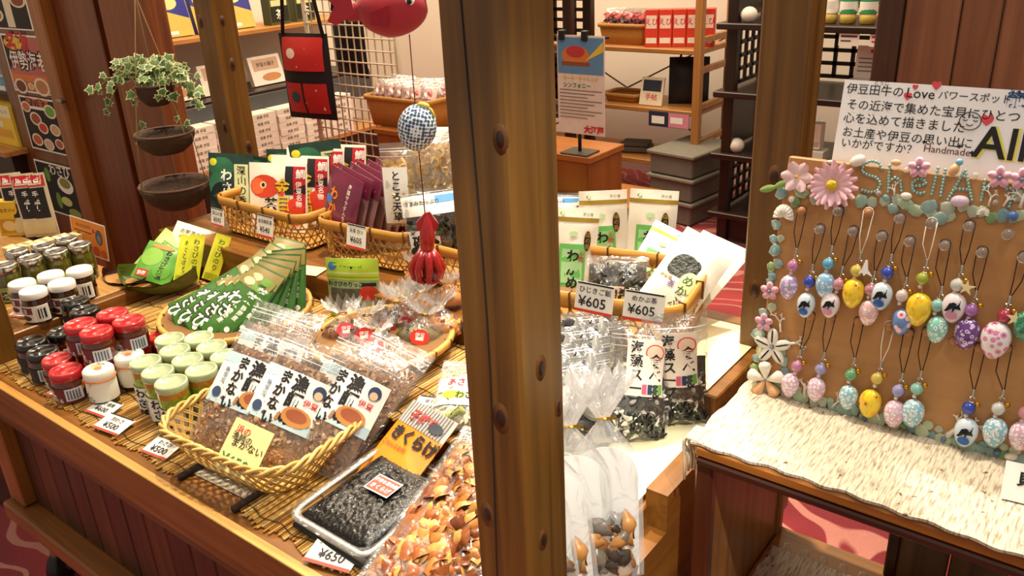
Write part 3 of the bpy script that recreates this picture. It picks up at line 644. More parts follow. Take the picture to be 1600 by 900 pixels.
tf = pouch(.125, .14, .012, M('f1ecdc', .45, coat=.2), [('e', .28, .66, .26, .17, M('d8482c', .4)), ('e', .16, .66, .12, .12, M('e86a3c', .4)), ('e', .26, .68, .06, .05, M('f0d8a0', .4)), ('e', .26, .68, .03, .03, INK), ('p', [(.42, .62), (.62, .75), (.62, .5)], M('d8482c', .4)), ('r', .64, .55, .98, .96, INK), ('r', .78, .25, .98, .96, M('b8242c', .4)), ('e', .8, .3, .18, .2, M('d8402c', .4)), ('t', '金目鯛', .60, .66, .034, INK, {'vert': True, 'b': .03}), ('t', '金目鯛', .595, .665, .034, M('e0c030', .4), {'vert': True}), ('t', '茶漬', .40, .40, .028, INK, {'vert': True, 'b': .03}), ('t', '鯛', .9, .85, .02, PAPER), ('t', '伊豆名物', .87, .7, .013, PAPER, {'vert': True})], seed=7)
tp = pouch(.115, .135, .016, PUR, [('t', 'わかめ', .34, .66, .027, M('f08a2c', .4), {'vert': True, 'b': .03}), ('e', .22, .56, .1, .07, M('4a7ac0', .4)), ('t', '海藻サラダ入り', .72, .85, .010, M('e8d8d0', .5), {'vert': True}), ('p', [(.4, .02), (.95, .02), (.95, .14)], M('e8a83c', .4))], seed=8)
tpb = pouch(.115, .135, .016, PURB, [('r', 0, .72, 1, 1, PUR), ('t', 'わかめ', .34, .66, .022, M('f08a2c', .4), {'vert': True})], seed=9)
lean(tg, 'green_packet', 'dark green packet with pale writing strip, front of the left basket', 'packet', py(364, 338, .995), 26, 12, 2)
F0 = py(436, 362, .992); bk = V((-.47, .88, 0)); rt_ = V((.88, .47, 0))
for d, r_, z_, l in ((0, 0, 0, 'white packet with a large red fish and yellow writing, front of the left basket'), (.022, .040, .010, 'white fish packet just behind the front fish packet'), (.044, .066, .020, 'white fish packet third from the front, upper half showing'), (.068, .105, .022, 'white fish packet furthest back, behind the purple packets')):
    lean(tf, 'fish_packet', l, 'packet', F0+bk*d+rt_*r_+V((0, 0, z_)), 28, 14, 2)
for i, (x, y, l) in enumerate(((415, 318, 'green packet in the back row, left of three, behind the fish packets'), (462, 310, 'green packet in the back row, middle of three, behind the fish packets'), (510, 302, 'green packet in the back row, right of three, behind the fish packets'))):
    lean(tg, 'green_packet', l, 'packet', py(x, y+20, 1.085), 20+12*i, 6, 6-5*i)
P0 = py(522, 376, .985)
for i in range(8):
    lean(tp if i in (0, 6, 7) else tpb, 'purple_packet', ('purple packet with orange writing at the front left of the middle basket', 'second purple packet in the middle basket, edge on', 'third purple packet in the middle basket, edge on', 'fourth purple packet in the middle basket', 'fifth purple packet in the middle basket', 'sixth purple packet in the middle basket', 'purple packet second from the right end', 'purple packet at the right end of the middle basket')[i], 'packet', P0+V((.0115*i, .0125*i, .001*i)), -8+U(-3, 3), 16, 9+U(-2, 2))
# clear bags of agar and seaweed
CLEAR = FILM('ffffff', .05, .22); CLEAR2 = FILM('f8f8f4', .10, .3, 45)
def lumps(g, w, h, t, n, size, mats, seed=0, z0=.06, z1=.8, aspect=2.2, curl=.5):
    """dried flakes, shreds or leaves filling a bag: many small curled pieces"""
    rnd = random.Random(seed)
    for i in range(n):
        u, v = rnd.uniform(.06, .94), rnd.uniform(z0, z1); e = (1-abs(2*u-1)**2.4)*(1-abs(2*(v-z0)/(z1-z0)-1)**4*.7)
        c = V(((u-.5)*w, -(rnd.uniform(.86, 1.02) if i % 5 else rnd.uniform(-1, .6))*t*.5*e, v*h)); s_ = size*rnd.uniform(.6, 1.3); g.use(rnd.choice(mats))
        R = Euler((rnd.uniform(-1, 1), rnd.uniform(-3, 3), rnd.uniform(-1, 1))).to_matrix()
        k = curl*s_*rnd.uniform(.4, 1); a = s_*aspect/2; b = s_/2
        if s_ < .006: g.add([R @ V(q)+c for q in ((-a, 0, -b), (0, -k, -b*1.2), (a, 0, -b), (-a, 0, b), (0, -k*.8, b*1.1), (a, -k*.4, b))], [(0, 1, 4, 3), (1, 2, 5, 4)], True)
        else:
            tw1 = rnd.uniform(-1, 1); g.grid(lambda p, q: R @ V((a*(2*p-1)*(1-.35*(2*q-1)**2), -k*(1-(2*p-1)**2)*(1-.5*(2*q-1)**2)+k*.8*tw1*(p-.5)*(q-.5)*3, b*(2*q-1)*(1-.55*(2*p-1)**2)))+c, 4, 3)
    return g
def bag(w, h, t, core, flakes, nfl, size, items=None, film=None, seed=0, fill=.78, zipv=.9, lab=None, aspect=2.2, curl=.5):
    T_ = T(); S = pouchsurf(w, h, t, seed=seed, wav=.002)
    g = G(core); S2 = pouchsurf(w*.92, h*fill, t*.80, seed=seed+3, wav=.004)
    g.grid(lambda u, v: S2(u, v)+V((0, 0, h*.03)), 14, 16); g.grid(lambda u, v: S2(u, v, 0, 1)+V((0, 0, h*.03)), 10, 10, flip=True)
    if nfl: lumps(g, w*.9, h, t*.96, nfl, size, flakes, seed, .05, fill, aspect, curl)
    T_.add('contents', g, None, None, 'stuff')
    g = G(film or CLEAR); g.grid(lambda u, v: S(u, v, .0012), 14, 18); g.grid(lambda u, v: S(u, v, .0012, 1), 10, 12, flip=True); f = T_.add('clear_film', g)
    if zipv:
        g = G(FILM('ffffff', .5, .4))
        for q in (0, .03, -.06): g.grid(lambda u, v: S(u, zipv+q+v*.008, .0018), 10, 1)
        T_.add('seal', g, f)
    if items: T_.add('label', prints(G(), lambda u, v, off: S(u, v, .0016+off), w, h, items), f, lab)
    return T_
AG = [M('e0b860', .5), M('d0a048', .5), M('ecd090', .5)]; SEAW = [M('23241a', .35), M('35351f', .35), M('15150f', .3)]
ta = bag(.12, .15, .045, M('d2a850', .6, var=.3, bump=.6), AG, 420, .0035, [('r', .02, .05, .40, .72, PAPER), ('t', 'ところ天草', .21, .62, .018, INK, {'vert': True, 'b': .02})], seed=11, aspect=5)
lean(ta, 'agar_bag', 'clear bag of pale yellow agar weed with a white label beside purple packets', 'bag', py(655, 352, 1.03), 40, 10, 0)
ta2 = bag(.13, .13, .05, M('d2a850', .6, var=.3, bump=.6), AG, 420, .004, None, aspect=5, seed=12, film=CLEAR2)
lean(ta2, 'agar_bag', 'clear bag of pale yellow agar weed beside the big post', 'bag', py(700, 318, 1.06), 36, 12, -4)
ts = bag(.12, .12, .04, M('2a2a1e', .5, var=.4, bump=.6), SEAW, 160, .012, [('r', .0, .62, 1, .9, PAPER), ('r', .5, .78, 1, .88, M('5a9ad0', .5)), ('t', 'うまみたっぷり', .3, .8, .009, INK), ('r', .05, .05, .5, .42, PAPER), ('t', '磯', .2, .24, .026, INK, {'b': .03}), ('t', '名産海苔', .4, .36, .009, INK, {'vert': True})], seed=13)
lean(ts, 'seaweed_bag', 'clear bag of dark seaweed with white labels, behind the red squid', 'bag', py(695, 400, .985), 36, 14, -6)
lean(ts, 'seaweed_bag', 'clear bag of dark seaweed just right of the post, in front of the yellow boxes', 'bag', py(876, 362, 1.085), 40, 6, 4, None, .55)
one('paper_note', G(M('f0e0b4', .6)).box((0, 0, .0005), (.055, .04, .0007)), 'blank cream paper note on the step in front of the baskets', 'paper', pz(484, 423, BZ+.001), rz(15))
# lime green standing pouch
tl = pouch(.085, .095, .022, M('9fb88a', .3, coat=.5), [('r', .0, .64, 1, 1, LIME), ('r', .0, .74, 1, .78, M('d8ec90', .3)), ('r', .0, .68, 1, .70, M('8fb030', .3)), ('e', .12, .87, .08, .07, M('3a7ac0', .4)), ('t', 'おつまみ海苔', .42, .9, .008, M('3a6a10', .5)), ('e', .5, .86, .02, .02, INK), ('r', .07, .12, .66, .50, M('55584e', .3, coat=.6, var=.6, vs=150)), ('t', 'わさびのりっこ', .36, .57, .0085, INK, {'b': .03}), ('r', .68, .54, .95, .60, INK), ('e', .80, .42, .17, .13, M('d03a2c', .4)), ('r', .0, .0, 1, .06, LIME)], stand=True, seed=14)
lean(tl, 'lime_pouch', 'lime green standing pouch with a clear window, in front of the middle basket', 'pouch', pz(557, 492, MZ+.003), 30, 4, 1, None, 1.08)
# round tray of wrapped sweets
cc = V((-.888, .79, MZ+.003)); spawn(zaru(.108, .03), 'round_tray', 'round woven bamboo tray of twist-tied clear bags', 'tray', cc)
def sweet(core, bits, seed, dot=None):
    """small cellophane bag gathered at the neck: contents, film, tie, ruffled top"""
    T_ = T(); rnd = random.Random(seed); g = G(core)
    g.ell((0, 0, .016), (.028, .021, .015), 14, 8); 
    for i in range(60):
        a, b = rnd.uniform(0, 6.28), rnd.uniform(.2, 2.6); c = V((.027*math.sin(b)*math.cos(a), .020*math.sin(b)*math.sin(a), .017+.014*math.cos(b)))
        g.use(rnd.choice(bits)); s_ = rnd.uniform(.003, .006); R = Euler((rnd.uniform(0, 3), rnd.uniform(0, 3), a)).to_matrix()
        g.add([R @ V(q)*s_+c for q in ((-1, 0, -.6), (1, .4, -.5), (1.1, 0, .6), (-.9, .5, .5))], [(0, 1, 2, 3)], True)
    T_.add('contents', g, None, None, 'stuff')
    g = G(FILM('ffffff', .05, .14, 40)); g.lathe([(.02, .001), (.030, .008), (.031, .018), (.022, .031), (.010, .040), (.0045, .046)], 20, sy=.8, wob=.06)
    f = T_.add('clear_film', g)
    g = G(FILM('ffffff', .14, .18, 60)); n = 28
    g.add([V(((.0045+.020*k+.003*math.sin(i*2.2+k))*math.cos(i*6.2832/n), (.0045+.015*k)*math.sin(i*6.2832/n), .046+.016*k+.006*k*(-1)**i)) for k in (0, .5, 1) for i in range(n)], [(j*n+i, j*n+(i+1) % n, (j+1)*n+(i+1) % n, (j+1)*n+i) for j in (0, 1) for i in range(n)])
    T_.add('ruffle', g, f)
    T_.add('twist_tie', G(GOLD).tube([(.0055*math.cos(i*.5236), .0055*math.sin(i*.5236), .046) for i in range(12)], .001, 4, True), f)
    if dot: T_.add('sticker', prints(G(), lambda u, v, off: V(((u-.5)*.024, -.0262-off, .016+(v-.5)*.02)), .024, .02, [('e', .5, .5, .5, .5, dot), ('r', .3, .3, .7, .5, PAPER), ('t', '伊豆', .5, .62, .006, PAPER)]), f)
    return T_
OR = [M('e0882c', .4), M('e8a848', .4)]; DK = [M('3a2a1c', .4), M('5a4024', .4)]; OL = [M('6a6428', .4), M('8a7a30', .4), M('4a4a1c', .4)]
kinds = [sweet(M('4a3020', .5), DK+OR, 21, M('c8302c', .4)), sweet(M('6a5a20', .5), OL, 22, M('d83a2c', .4)), sweet(M('d8903c', .5), OR, 23), sweet(M('b06a3a', .5), OR+DK, 24, M('c83a4a', .4))]
for i, (x, y, k, yw, bk, l) in enumerate(((575, 545, 0, 40, 35, 'clear twist-tied bag of dark pieces with a red sticker, front left of the tray'), (655, 545, 1, 42, 30, 'clear twist-tied bag of olive green pieces, front right of the sweets tray'), (690, 528, 2, 20, 20, 'clear twist-tied bag of orange pieces at the right rim of the sweets tray'), (540, 540, 3, 60, 40, 'clear twist-tied bag at the left rim of the sweets tray'),
        (640, 512, 3, 35, 10, 'clear twist-tied bag in the middle at the back of the sweets tray'), (610, 520, 0, 30, 15, 'clear twist-tied bag standing behind the dark one with the sticker'), (665, 505, 2, 50, 10, 'clear twist-tied bag of orange pieces at the back right of the sweets tray'), (590, 568, 3, 40, 50, 'clear twist-tied bag lying lowest at the front of the sweets tray'))):
    lean(kinds[k], 'sweets_bag', l, 'bag', pz(x, y+4, MZ+.010), yw, bk, U(-12, 12), 'twist-tied bags', 1.25)
for x, y, l in ((655, 445, 'clear twist-tied bag on the step under the red squid'), (702, 478, 'clear twist-tied bag on the step against the big post')):
    lean(kinds[2], 'sweets_bag', l, 'bag', pz(x, y, BZ+.001), 30, 0, 0, 'twist-tied bags', .9)
# open-weave cane basket with bags of flakes
def canebasket(wx, wy, h):
    t = T(); top = rrect(wx, wy, .055, 6); f, tot = perim(top)
    def Wp(s, v):
        x, y = f(s); k = .70+.30*v**.8; return V((x*k, y*k, v*h))
    g = G(CANE); n = 46
    for i in range(n):
        for d in (-1, 1):
            for e in (-.12, .12):
                g.use(CANE if d > 0 else CANE2); g.tube([Wp((i+e+d*v*3.2)/n, v)*(1+.004*d*(-1)**j) for j, v in enumerate((0, .17, .34, .5, .67, .84, 1))], .0013, 4)
    w = t.add('woven_wall', g)
    g = G(CANE)
    for q in (0, 1, 2):
        g.use([CANE, CANE2, CANE][q]); g.tube([(lambda p, a: V((p.x, p.y, p.z))*1.0+V((p.x, p.y, 0)).normalized()*.0035*math.cos(a)+V((0, 0, .0045*math.sin(a))))(Wp(k/140, 1.0), k*.62+q*2.09) for k in range(140)], .0028, 5, True)
    t.add('rim', g)
    g = G(CANE2); b = [Wp(k/40, 0) for k in range(40)]; g.add([(p.x, p.y, .002) for p in b], [tuple(range(40))]); g.add([(p.x, p.y, 0) for p in b], [tuple(range(40))[::-1]])
    for q in (0, 1): g.tube([(lambda p, a: p+V((p.x, p.y, 0)).normalized()*.003*math.cos(a)+V((0, 0, .004+.003*math.sin(a))))(Wp(k/100, 0), k*.6+q*3.14) for k in range(100)], .0022, 5, True)
    t.add('base', g); return t
bc = V((-.872, .552, TZ+.004)); spawn(canebasket(.252, .195, .058), 'cane_basket', 'open-weave cane basket of fish flake bags at the front of the cart', 'basket', bc, rz(4))
one('clear_sheet', G(M('b8b0a0', .15, coat=.5)).box((0, 0, .0006), (.13, .16, .001)), 'thin grey plastic sheet showing from under the cane basket', 'sheet', (-.89, .545, TZ+.0008), rz(3))
FLK = [M('c09870', .6), M('a07048', .6), M('d8b48c', .6), M('7a5236', .6)]; FCORE = M('a87c56', .7, var=.4, vs=160, bump=1, bs=260)
SKY = M('bcd6e0', .5)
lab = [('r', .0, .34, 1, .74, PAPER), ('r', 0, .34, 1, .42, SKY), ('r', 0, .66, .3, .74, SKY), ('t', '漁師の', .60, .67, .023, INK, {'vert': True, 'b': .045}), ('t', 'まかない', .36, .68, .019, INK, {'vert': True, 'b': .04}), ('e', .72, .44, .2, .07, M('c88a4a', .5)), ('e', .72, .45, .14, .045, M('a0583a', .5)), ('e', .86, .66, .08, .05, M('3a4a6a', .5)), ('e', .86, .64, .05, .03, M('e8c8a8', .5)), ('t', '伊豆', .82, .56, .010, RED), ('t', '無添加', .16, .6, .008, M('4a6a8a', .5), {'vert': True}), ('e', .14, .42, .08, .04, M('3a4a6a', .5))]
tb = bag(.105, .185, .028, FCORE, FLK, 1100, .0040, lab, seed=31, curl=.6)
tb2 = bag(.105, .185, .028, FCORE, FLK, 1100, .0040, None, seed=35, curl=.6)
lean(tb, 'flake_bag', 'clear bag of brown fish flakes with a white label, left in the cane basket', 'bag', bc+V((-.052, -.050, .006)), 28, 42, 17)
lean(tb, 'flake_bag', 'clear bag of brown fish flakes with a white label, centre of the cane basket', 'bag', bc+V((.028, -.045, .008)), 28, 42, 19)
lean(tb, 'flake_bag', 'clear bag of brown fish flakes on the right in the cane basket, label half hidden', 'bag', bc+V((.085, -.005, .010)), 30, 44, 22)
lean(tb, 'flake_bag', 'clear bag of brown fish flakes behind the left one, its label edge showing', 'bag', bc+V((-.075, .0, .012)), 26, 40, 14)
lean(tb2, 'flake_bag', 'clear unlabelled bag of brown flakes leaning at the back right of the cane basket', 'bag', bc+V((.070, .040, .012)), 28, 56, 26)
lean(tb2, 'flake_bag', 'clear unlabelled bag of flakes lying behind the cane basket, by the wasabi jars', 'bag', pz(408, 606, MZ+.006), 26, 66, 6, None, .8)
tc = pricecard([('浜の', .3, .82, .011, RED), ('まかない', .55, .56, .012), ('漁師の', .35, .68, .010), ('¥650', .42, .22, .020, M('2f7a4a', .6))], .058, .066, bar=False, body=M('f0e6a4', .6))
spawn(tc, 'price_card', 'pale yellow price card reading 650 standing in the cane basket', 'price card', bc+V((.045, -.090, .036)), rz(26) @ rx(-40) @ ry(18))
# black seaweed tray, orange packet, bags beside the post
def seaweedtray():
    t = T(); w, d, h = .128, .152, .02
    def S(u, v):
        e = min(1, 6*min(u, 1-u), 6*min(v, 1-v)); n = noise.noise(V((u*22, v*26, 1.)))*.5+noise.noise(V((u*60, v*34, 4.)))*.6
        return V(((u-.5)*w*.9, (v-.5)*d*.9, h*.55*e**.4+.0034*n*e+.003))
    t.add('seaweed', G(M('070505', .13, var=.5, vs=90, bump=.5, bs=220)).grid(S, 70, 84))
    g = G(M('d8d4cc', .25, alpha=1)); ringband(g, rrect(w, d, .012, 4), .006, .010, .0015, .002); g.box((0, 0, .001), (w*.92, d*.92, .002)); a = t.add('tray', g)
    g = G(FILM('ffffff', .05, .15, 40)); ringband(g, rrect(w*1.06, d*1.05, .02, 4), .008, .012, .003, .008); t.add('film_edge', g, a)
    t.add('sticker', prints(G(), lambda u, v, off: V(((u-.5)*.04+.004, (v-.5)*.028+.012, .0185+off)), .04, .026, [('r', 0, 0, 1, 1, PAPER), ('r', .03, .06, .97, .94, RS), ('t', '子持ち昆布煮', .5, .7, .0062, PAPER), ('t', 'きくらげ', .5, .32, .008, PAPER)]), a)
    return t
p = pz(596, 786, TZ+.012); spawn(seaweedtray(), 'seaweed_tray', 'clear-wrapped tray of glossy black simmered seaweed with a red sticker', 'tray', (p.x, p.y-.008, TZ+.018), rz(-1) @ rx(4))
one('black_tray', G(BLACK).box((0, 0, .0045), (.13, .16, .009), .003), 'flat black packet lying under the seaweed tray', 'packet', (p.x+.004, p.y-.010, TZ+.0045), rz(-2))
to = pouch(.115, .15, .006, M('e08a24', .35, coat=.4), [('r', 0, .72, 1, 1, M('b8b4b0', .4))]+[('r', .06*i, .72, .06*i+.02, 1, M('7a7470', .4)) for i in range(16)]+[('t', '子持ち', .45, .85, .022, M('b8282c', .4), {'b': .03}), ('t', 'きくらげ', .55, .60, .027, INK, {'b': .05}), ('t', 'ごはんのお供', .3, .45, .010, M('c83a20', .5)), ('e', .75, .82, .14, .06, M('2a3440', .4))], seed=41)
spawn(to, 'orange_packet', 'orange packet with black writing tucked behind the seaweed tray', 'packet', (-.685, .572, TZ+.012), rz(-8) @ rx(-58), .8)
SHL = [M('b87638', .3, coat=.5, var=.35, vs=180), M('9a5628', .3, coat=.5, var=.35, vs=180), M('cf9850', .3, coat=.5, var=.35, vs=180), M('7c3f1e', .3, coat=.5, var=.35, vs=180)]
tsb = bag(.15, .24, .035, M('8a5228', .5, var=.5, vs=90, bump=.5), SHL, 380, .019, [('r', .45, .62, 1.0, .82, PAPER), ('t', 'えび', .78, .72, .034, RED, {'b': .05}), ('t', 'こだわりの風味', .6, .79, .009, RED), ('e', .9, .3, .1, .05, M('e4dcea', .4))], seed=51, fill=.85, aspect=1.25, curl=.42, zipv=.95)
spawn(tsb, 'shrimp_bag', 'large clear bag of orange dried shrimp chips at the foot of the big post', 'bag', (-.505, .452, TZ+.022), rz(10) @ rx(-78))
tcb = bag(.085, .11, .022, M('c8c0a0', .5, var=.3), [M('9aa05a', .5), M('d8d0b0', .5)], 60, .010, [('r', .05, .28, .98, .68, PAPER), ('t', 'あさりの', .5, .60, .013, RED, {'b': .02}), ('e', .35, .42, .2, .06, M('b8d02a', .5)), ('t', 'わさび', .6, .42, .013, INK, {'b': .03})], seed=61, film=CLEAR2)
spawn(tcb, 'seasoning_bag', 'small clear bag with a white and green label on the middle mat by the post', 'bag', pz(715, 672, MZ+.012), rz(26) @ rx(-66))
# ---------------------------------------------------------------- right end of the cart
one('cream_sheet', G(M('f2e8bc', .6, var=.03)).box((0, 0, .0006), (.235, .19, .001)), 'cream paper sheet covering the middle step right of the post', 'sheet', (-.495, .778, MZ+.0045))
one('cream_sheet', G(M('f2e8bc', .6, var=.03)).box((0, 0, .0006), (.28, .2, .001)), 'cream paper sheet under the large square basket on the back step', 'sheet', (-.53, .985, BZ+.0008))
Bc = V((-.585, .985, BZ+.003)); spawn(kagome(.245, .185, .078, sp=.019, rimh=.024), 'bamboo_basket', 'large square bamboo basket right of the post, full of white pouches', 'basket', Bc, rz(11), group='hexagon-weave baskets')
WP = M('f3efe0', .35, coat=.35, var=.04); GB = M('b8983c', .3, metal=.6)
tk = pouch(.078, .135, .022, WP, [('r', 0, .84, 1, .89, GB), ('e', .2, .93, .05, .02, M('8aa83c', .5)), ('t', '海の幸', .75, .93, .006, M('8a8a6a', .5)), ('r', .18, .08, .74, .58, M('6ec268', .4)), ('r', .24, .12, .68, .52, M('a8dca0', .4)), ('t', 'わかめ', .46, .44, .021, INK, {'vert': True, 'b': .03}), ('t', '三陸', .64, .48, .010, RED, {'vert': True}), ('e', .76, .62, .075, .12, INK), ('t', '磯の香', .76, .69, .009, GB, {'vert': True}), ('e', .45, .7, .1, .03, M('b8d8a0', .5))], stand=True, seed=71)
lean(tk, 'wakame_pouch', 'white standing pouch with gold band and green label, tallest in the square basket', 'pouch', pz(945, 424, BZ+.03), 34, 8, -1)
lean(tk, 'wakame_pouch', 'white standing pouch with gold band, behind on the right in the square basket', 'pouch', pz(1012, 424, BZ+.03), 30, 10, 4)
lean(tk, 'wakame_pouch', 'white standing pouch with gold band half hidden by the post in the square basket', 'pouch', pz(890, 456, BZ+.02), 52, 12, 10)
lean(tk, 'wakame_pouch', 'white pouch with gold band lying tilted in the middle of the square basket', 'pouch', pz(1000, 452, BZ+.03), 30, 40, 28, None, .85)
th = bag(.095, .07, .03, M('1e1a16', .35, var=.4, bump=.7), SEAW, 120, .008, [('r', .1, .0, .9, .22, PAPER), ('t', 'ひじきご飯', .5, .1, .009, INK)], seed=72, zipv=0)
lean(th, 'hijiki_bag', 'clear bag of black hijiki seaweed at the front of the square basket', 'bag', pz(962, 468, BZ+.035), 26, 42, 0)
def halfclear(w, h, seed, items):
    t_ = pouch(w, h, .026, M('efeadb', .35, coat=.4, var=.05), [('e', .42, .50, .26, .16, M('20261c', .4, var=.5, vs=200, bump=.8)), ('e', .30, .44, .14, .10, M('20261c', .4, var=.5, vs=200, bump=.8)), ('e', .56, .56, .12, .08, M('20261c', .4, var=.5, vs=200, bump=.8))]+items, seed=seed); return t_
tm = halfclear(.085, .125, 73, [('e', .64, .34, .16, .14, M('c8d8a0', .5)), ('t', 'めかぶ', .62, .36, .017, M('3a5a2a', .5), {'vert': True}), ('t', '茶', .4, .24, .012, M('6a5a8a', .5)), ('t', '伊豆産', .24, .3, .007, M('8a6a4a', .5))])
lean(tm, 'mekabu_bag', 'off-white bag with a dark seaweed window lying at the front corner of the square basket', 'bag', pz(1038, 478, BZ+.05), 24, 46, 30)
tm2 = halfclear(.09, .13, 74, [])
lean(tm2, 'mekabu_bag', 'off-white bag lying at the right end of the square basket', 'bag', pz(1062, 462, BZ+.040), 18, 62, 26)
p = pz(925, 516, MZ+.03); spawn(kagome(.15, .09, .05), 'bamboo_basket', 'small bamboo basket of clear bags below the price card, beside the post', 'basket', (p.x-.01, .822, MZ+.006), rz(6), group='hexagon-weave baskets')
def tag2(x, y, z, lines, label, yaw, w=.05, h=.038, Y=.88):
    p = py(x, y, Y); spawn(pricecard(lines, w, h), 'price_card', label, 'price card', p, rz(yaw) @ rx(-12) @ ry(3))
tag2(926, 490, .66, [('ひじきご飯', .5, .76, .0085), ('¥605', .45, .38, .018)], 'price card reading 605 on the square basket, nearer the post', 12, Y=.80)
tag2(1003, 503, .66, [('めかぶ茶', .5, .76, .0085), ('¥605', .45, .40, .018)], 'price card reading 605 on the square basket, right of the other', 16, .054, .040, Y=.878)
# seaweed soup bags
SW = [M('1c201c', .35), M('2c302a', .35), M('d0ccc0', .5), M('141614', .3), M('4a5048', .35)]
soup = [('r', .22, .40, .80, .86, M('f1e4d4', .5)), ('e', .64, .76, .15, .07, M('d84a3a', .5)), ('e', .64, .76, .13, .06, M('f1d0b8', .5)), ('t', '食べる', .66, .69, .018, INK, {'vert': True, 'b': .02}), ('t', '海藻スープ', .36, .80, .0165, INK, {'vert': True, 'b': .02})]+[('r', .46+.085*i, .42, .53+.085*i, .50, M(c, .5)) for i, c in enumerate(('d85a7a', '2a3a5a', '3a4a3a', '6aa04a'))]
tS = bag(.082, .15, .04, M('1e2420', .5, var=.6, vs=140, bump=.8), SW, 260, .007, soup, seed=81, fill=.58, zipv=.86)
lean(tS, 'soup_bag', 'clear zip bag of black and white dried seaweed standing at the right, label facing out', 'bag', pz(1058, 662, MZ+.006), 36, 8, -2)
lean(tS, 'soup_bag', 'clear zip bag of dried seaweed leaning in the middle, behind the gathered white bags', 'bag', pz(992, 690, MZ+.006), 46, 22, 10)
GREY = [M('5a5a58', .3, coat=.5), M('3a3a3c', .3, coat=.5), M('8a8884', .3, coat=.5)]
tG = bag(.11, .115, .03, M('56544f', .3, coat=.6, var=.5, vs=70, bump=.5), GREY, 60, .018, [('r', .04, .62, .4, .76, PAPER), ('t', '海苔', .2, .69, .014, RED, {'b': .03})], seed=82, film=FILM('ffffff', .14, .5, 40), fill=.86)
for i, (x, y, yw, bk, l) in enumerate(((905, 705, 60, 20, 'clear grey-filled bag foremost in the stack leaning by the post'), (912, 672, 58, 20, 'clear grey-filled bag second in the stack leaning by the post'), (920, 640, 56, 20, 'clear grey-filled bag third in the stack leaning by the post'), (930, 612, 54, 16, 'clear grey-filled bag rearmost in the stack leaning by the post'))):
    lean(tG, 'nori_bag', l, 'bag', pz(x, y, MZ+.006), yw, bk, 4, 'grey-filled bags by the post')
# tall white-backed cellophane bags gathered with gold ties
def fishbag(seed):
    T_ = T(); w, h = .078, .175; rnd = random.Random(seed)
    pts = [(-w/2, 0), (w/2, 0), (w/2, h*.62)]+[(w/2*math.cos(a*.3142), h*.62+h*.20*math.sin(a*.3142)) for a in range(1, 10)]+[(-w/2, h*.62)]
    b = T_.add('backing_card', G(M('f4f2ee', .5, var=.03)).prism([(x*.94, z) for x, z in pts], 0, .0012, lambda p: V((p.x, p.z, p.y))))
    g = G(M('6a4a2c', .4)); lumps(g, w*.8, h, .02, 70, .016, [M('8a5a30', .35, coat=.4), M('3a3026', .35, coat=.4), M('b07a40', .35, coat=.4), M('6a6258', .3, coat=.4)], seed, .03, .38, 1.8, .7)
    T_.add('dried_fish', g, None, None, 'stuff')
    def S(u, v, sd):
        vv = v*h; k = 1 if v < .62 else max(.10, math.cos((v-.62)/.38*1.47)); k = min(1, k)
        x = (u-.5)*w*1.06*k; y = sd*(.014*(1-abs(2*u-1)**2.5)*(1-.75*v)+.001)+.0015*math.sin(u*19+v*8+seed)*(1+v)
        return V((x, y, vv))
    g = G(FILM('ffffff', .22, .12, 26)); g.grid(lambda u, v: S(u, v, -1), 16, 18); g.grid(lambda u, v: S(u, v, 1), 12, 14, flip=True); f = T_.add('clear_film', g)
    T_.add('twist_tie', G(GOLD).tube([(.005*math.cos(i*.5236), .004*math.sin(i*.5236), h) for i in range(12)], .0013, 4, True).box((.008, -.003, h), (.012, .0008, .003)), f)
    g = G(FILM('ffffff', .28, .3, 60)); n = 26
    g.add([V(((.004+.034*k+.004*math.sin(i*2.4+k))*math.cos(i*6.2832/n), (.003+.012*k)*math.sin(i*6.2832/n), h+.050*k+.010*k*(-1)**i)) for k in (0, .35, .7, 1) for i in range(n)], [(j*n+i, j*n+(i+1) % n, (j+1)*n+(i+1) % n, (j+1)*n+i) for j in range(3) for i in range(n)])
    T_.add('ruffle', g, f); return T_
fb = [fishbag(91), fishbag(92)]
for i, (x, y, yw, bk, rl, l) in enumerate(((972, 912, 42, 16, 2, 'white-backed gathered cellophane bag furthest right, gold tie showing'), (938, 930, 44, 16, 0, 'white-backed gathered cellophane bag second from the right'), (912, 965, 46, 14, -2, 'white-backed gathered cellophane bag third from the right, low in front'), (880, 990, 44, 14, -4, 'white-backed gathered cellophane bag half behind the big post'))):
    p = pz(x, y, TZ+.006); lean(fb[i % 2], 'fish_bag', l, 'bag', (min(p.x, -.385) if i else p.x-.02, p.y, TZ+.006), yw, bk, rl, 'gathered white-backed bags')
# ---------------------------------------------------------------- shell-art stand
CX, CY, CZ = -.315, .69, .67
CABX = W('9a5c2a', '6f3c18', 'x', rough=.3); CABZ = W('96602e', '6a3f1c', 'z', rough=.35); CABD = W('4a2414', '2e140b', 'x', rough=.3); STR = W('6e4a2c', '3f2817', 'z', s=.8, rough=.45)
t = T()
t.add('top', G(W('b8762e', '8a5220', 'x', rough=.3)).box((CX+.36, CY+.15, CZ-.011), (.72, .30, .014), .003))
tr = t.add('top_edge', G(CABD).box((CX+.36, CY+.004, CZ-.0225), (.715, .012, .009), .002)); t.add('top_edge', G(CABD).box((CX+.006, CY+.15, CZ-.0225), (.012, .28, .009), .002), tr)
t.add('side_panel', G(CABZ).box((CX+.012, CY+.12, .322), (.014, .226, .644), .002)); t.add('front_stile', G(W('5a2c18', '3a1a0d', 'z', rough=.3)).box((CX+.010, CY+.012, .322), (.020, .016, .644), .003))
t.add('back_stile', G(CABZ).box((CX+.014, CY+.235, .322), (.020, .016, .644), .003))
t.add('divider', G(CABD).box((CX+.165, CY+.235, .322), (.014, .016, .644), .002))
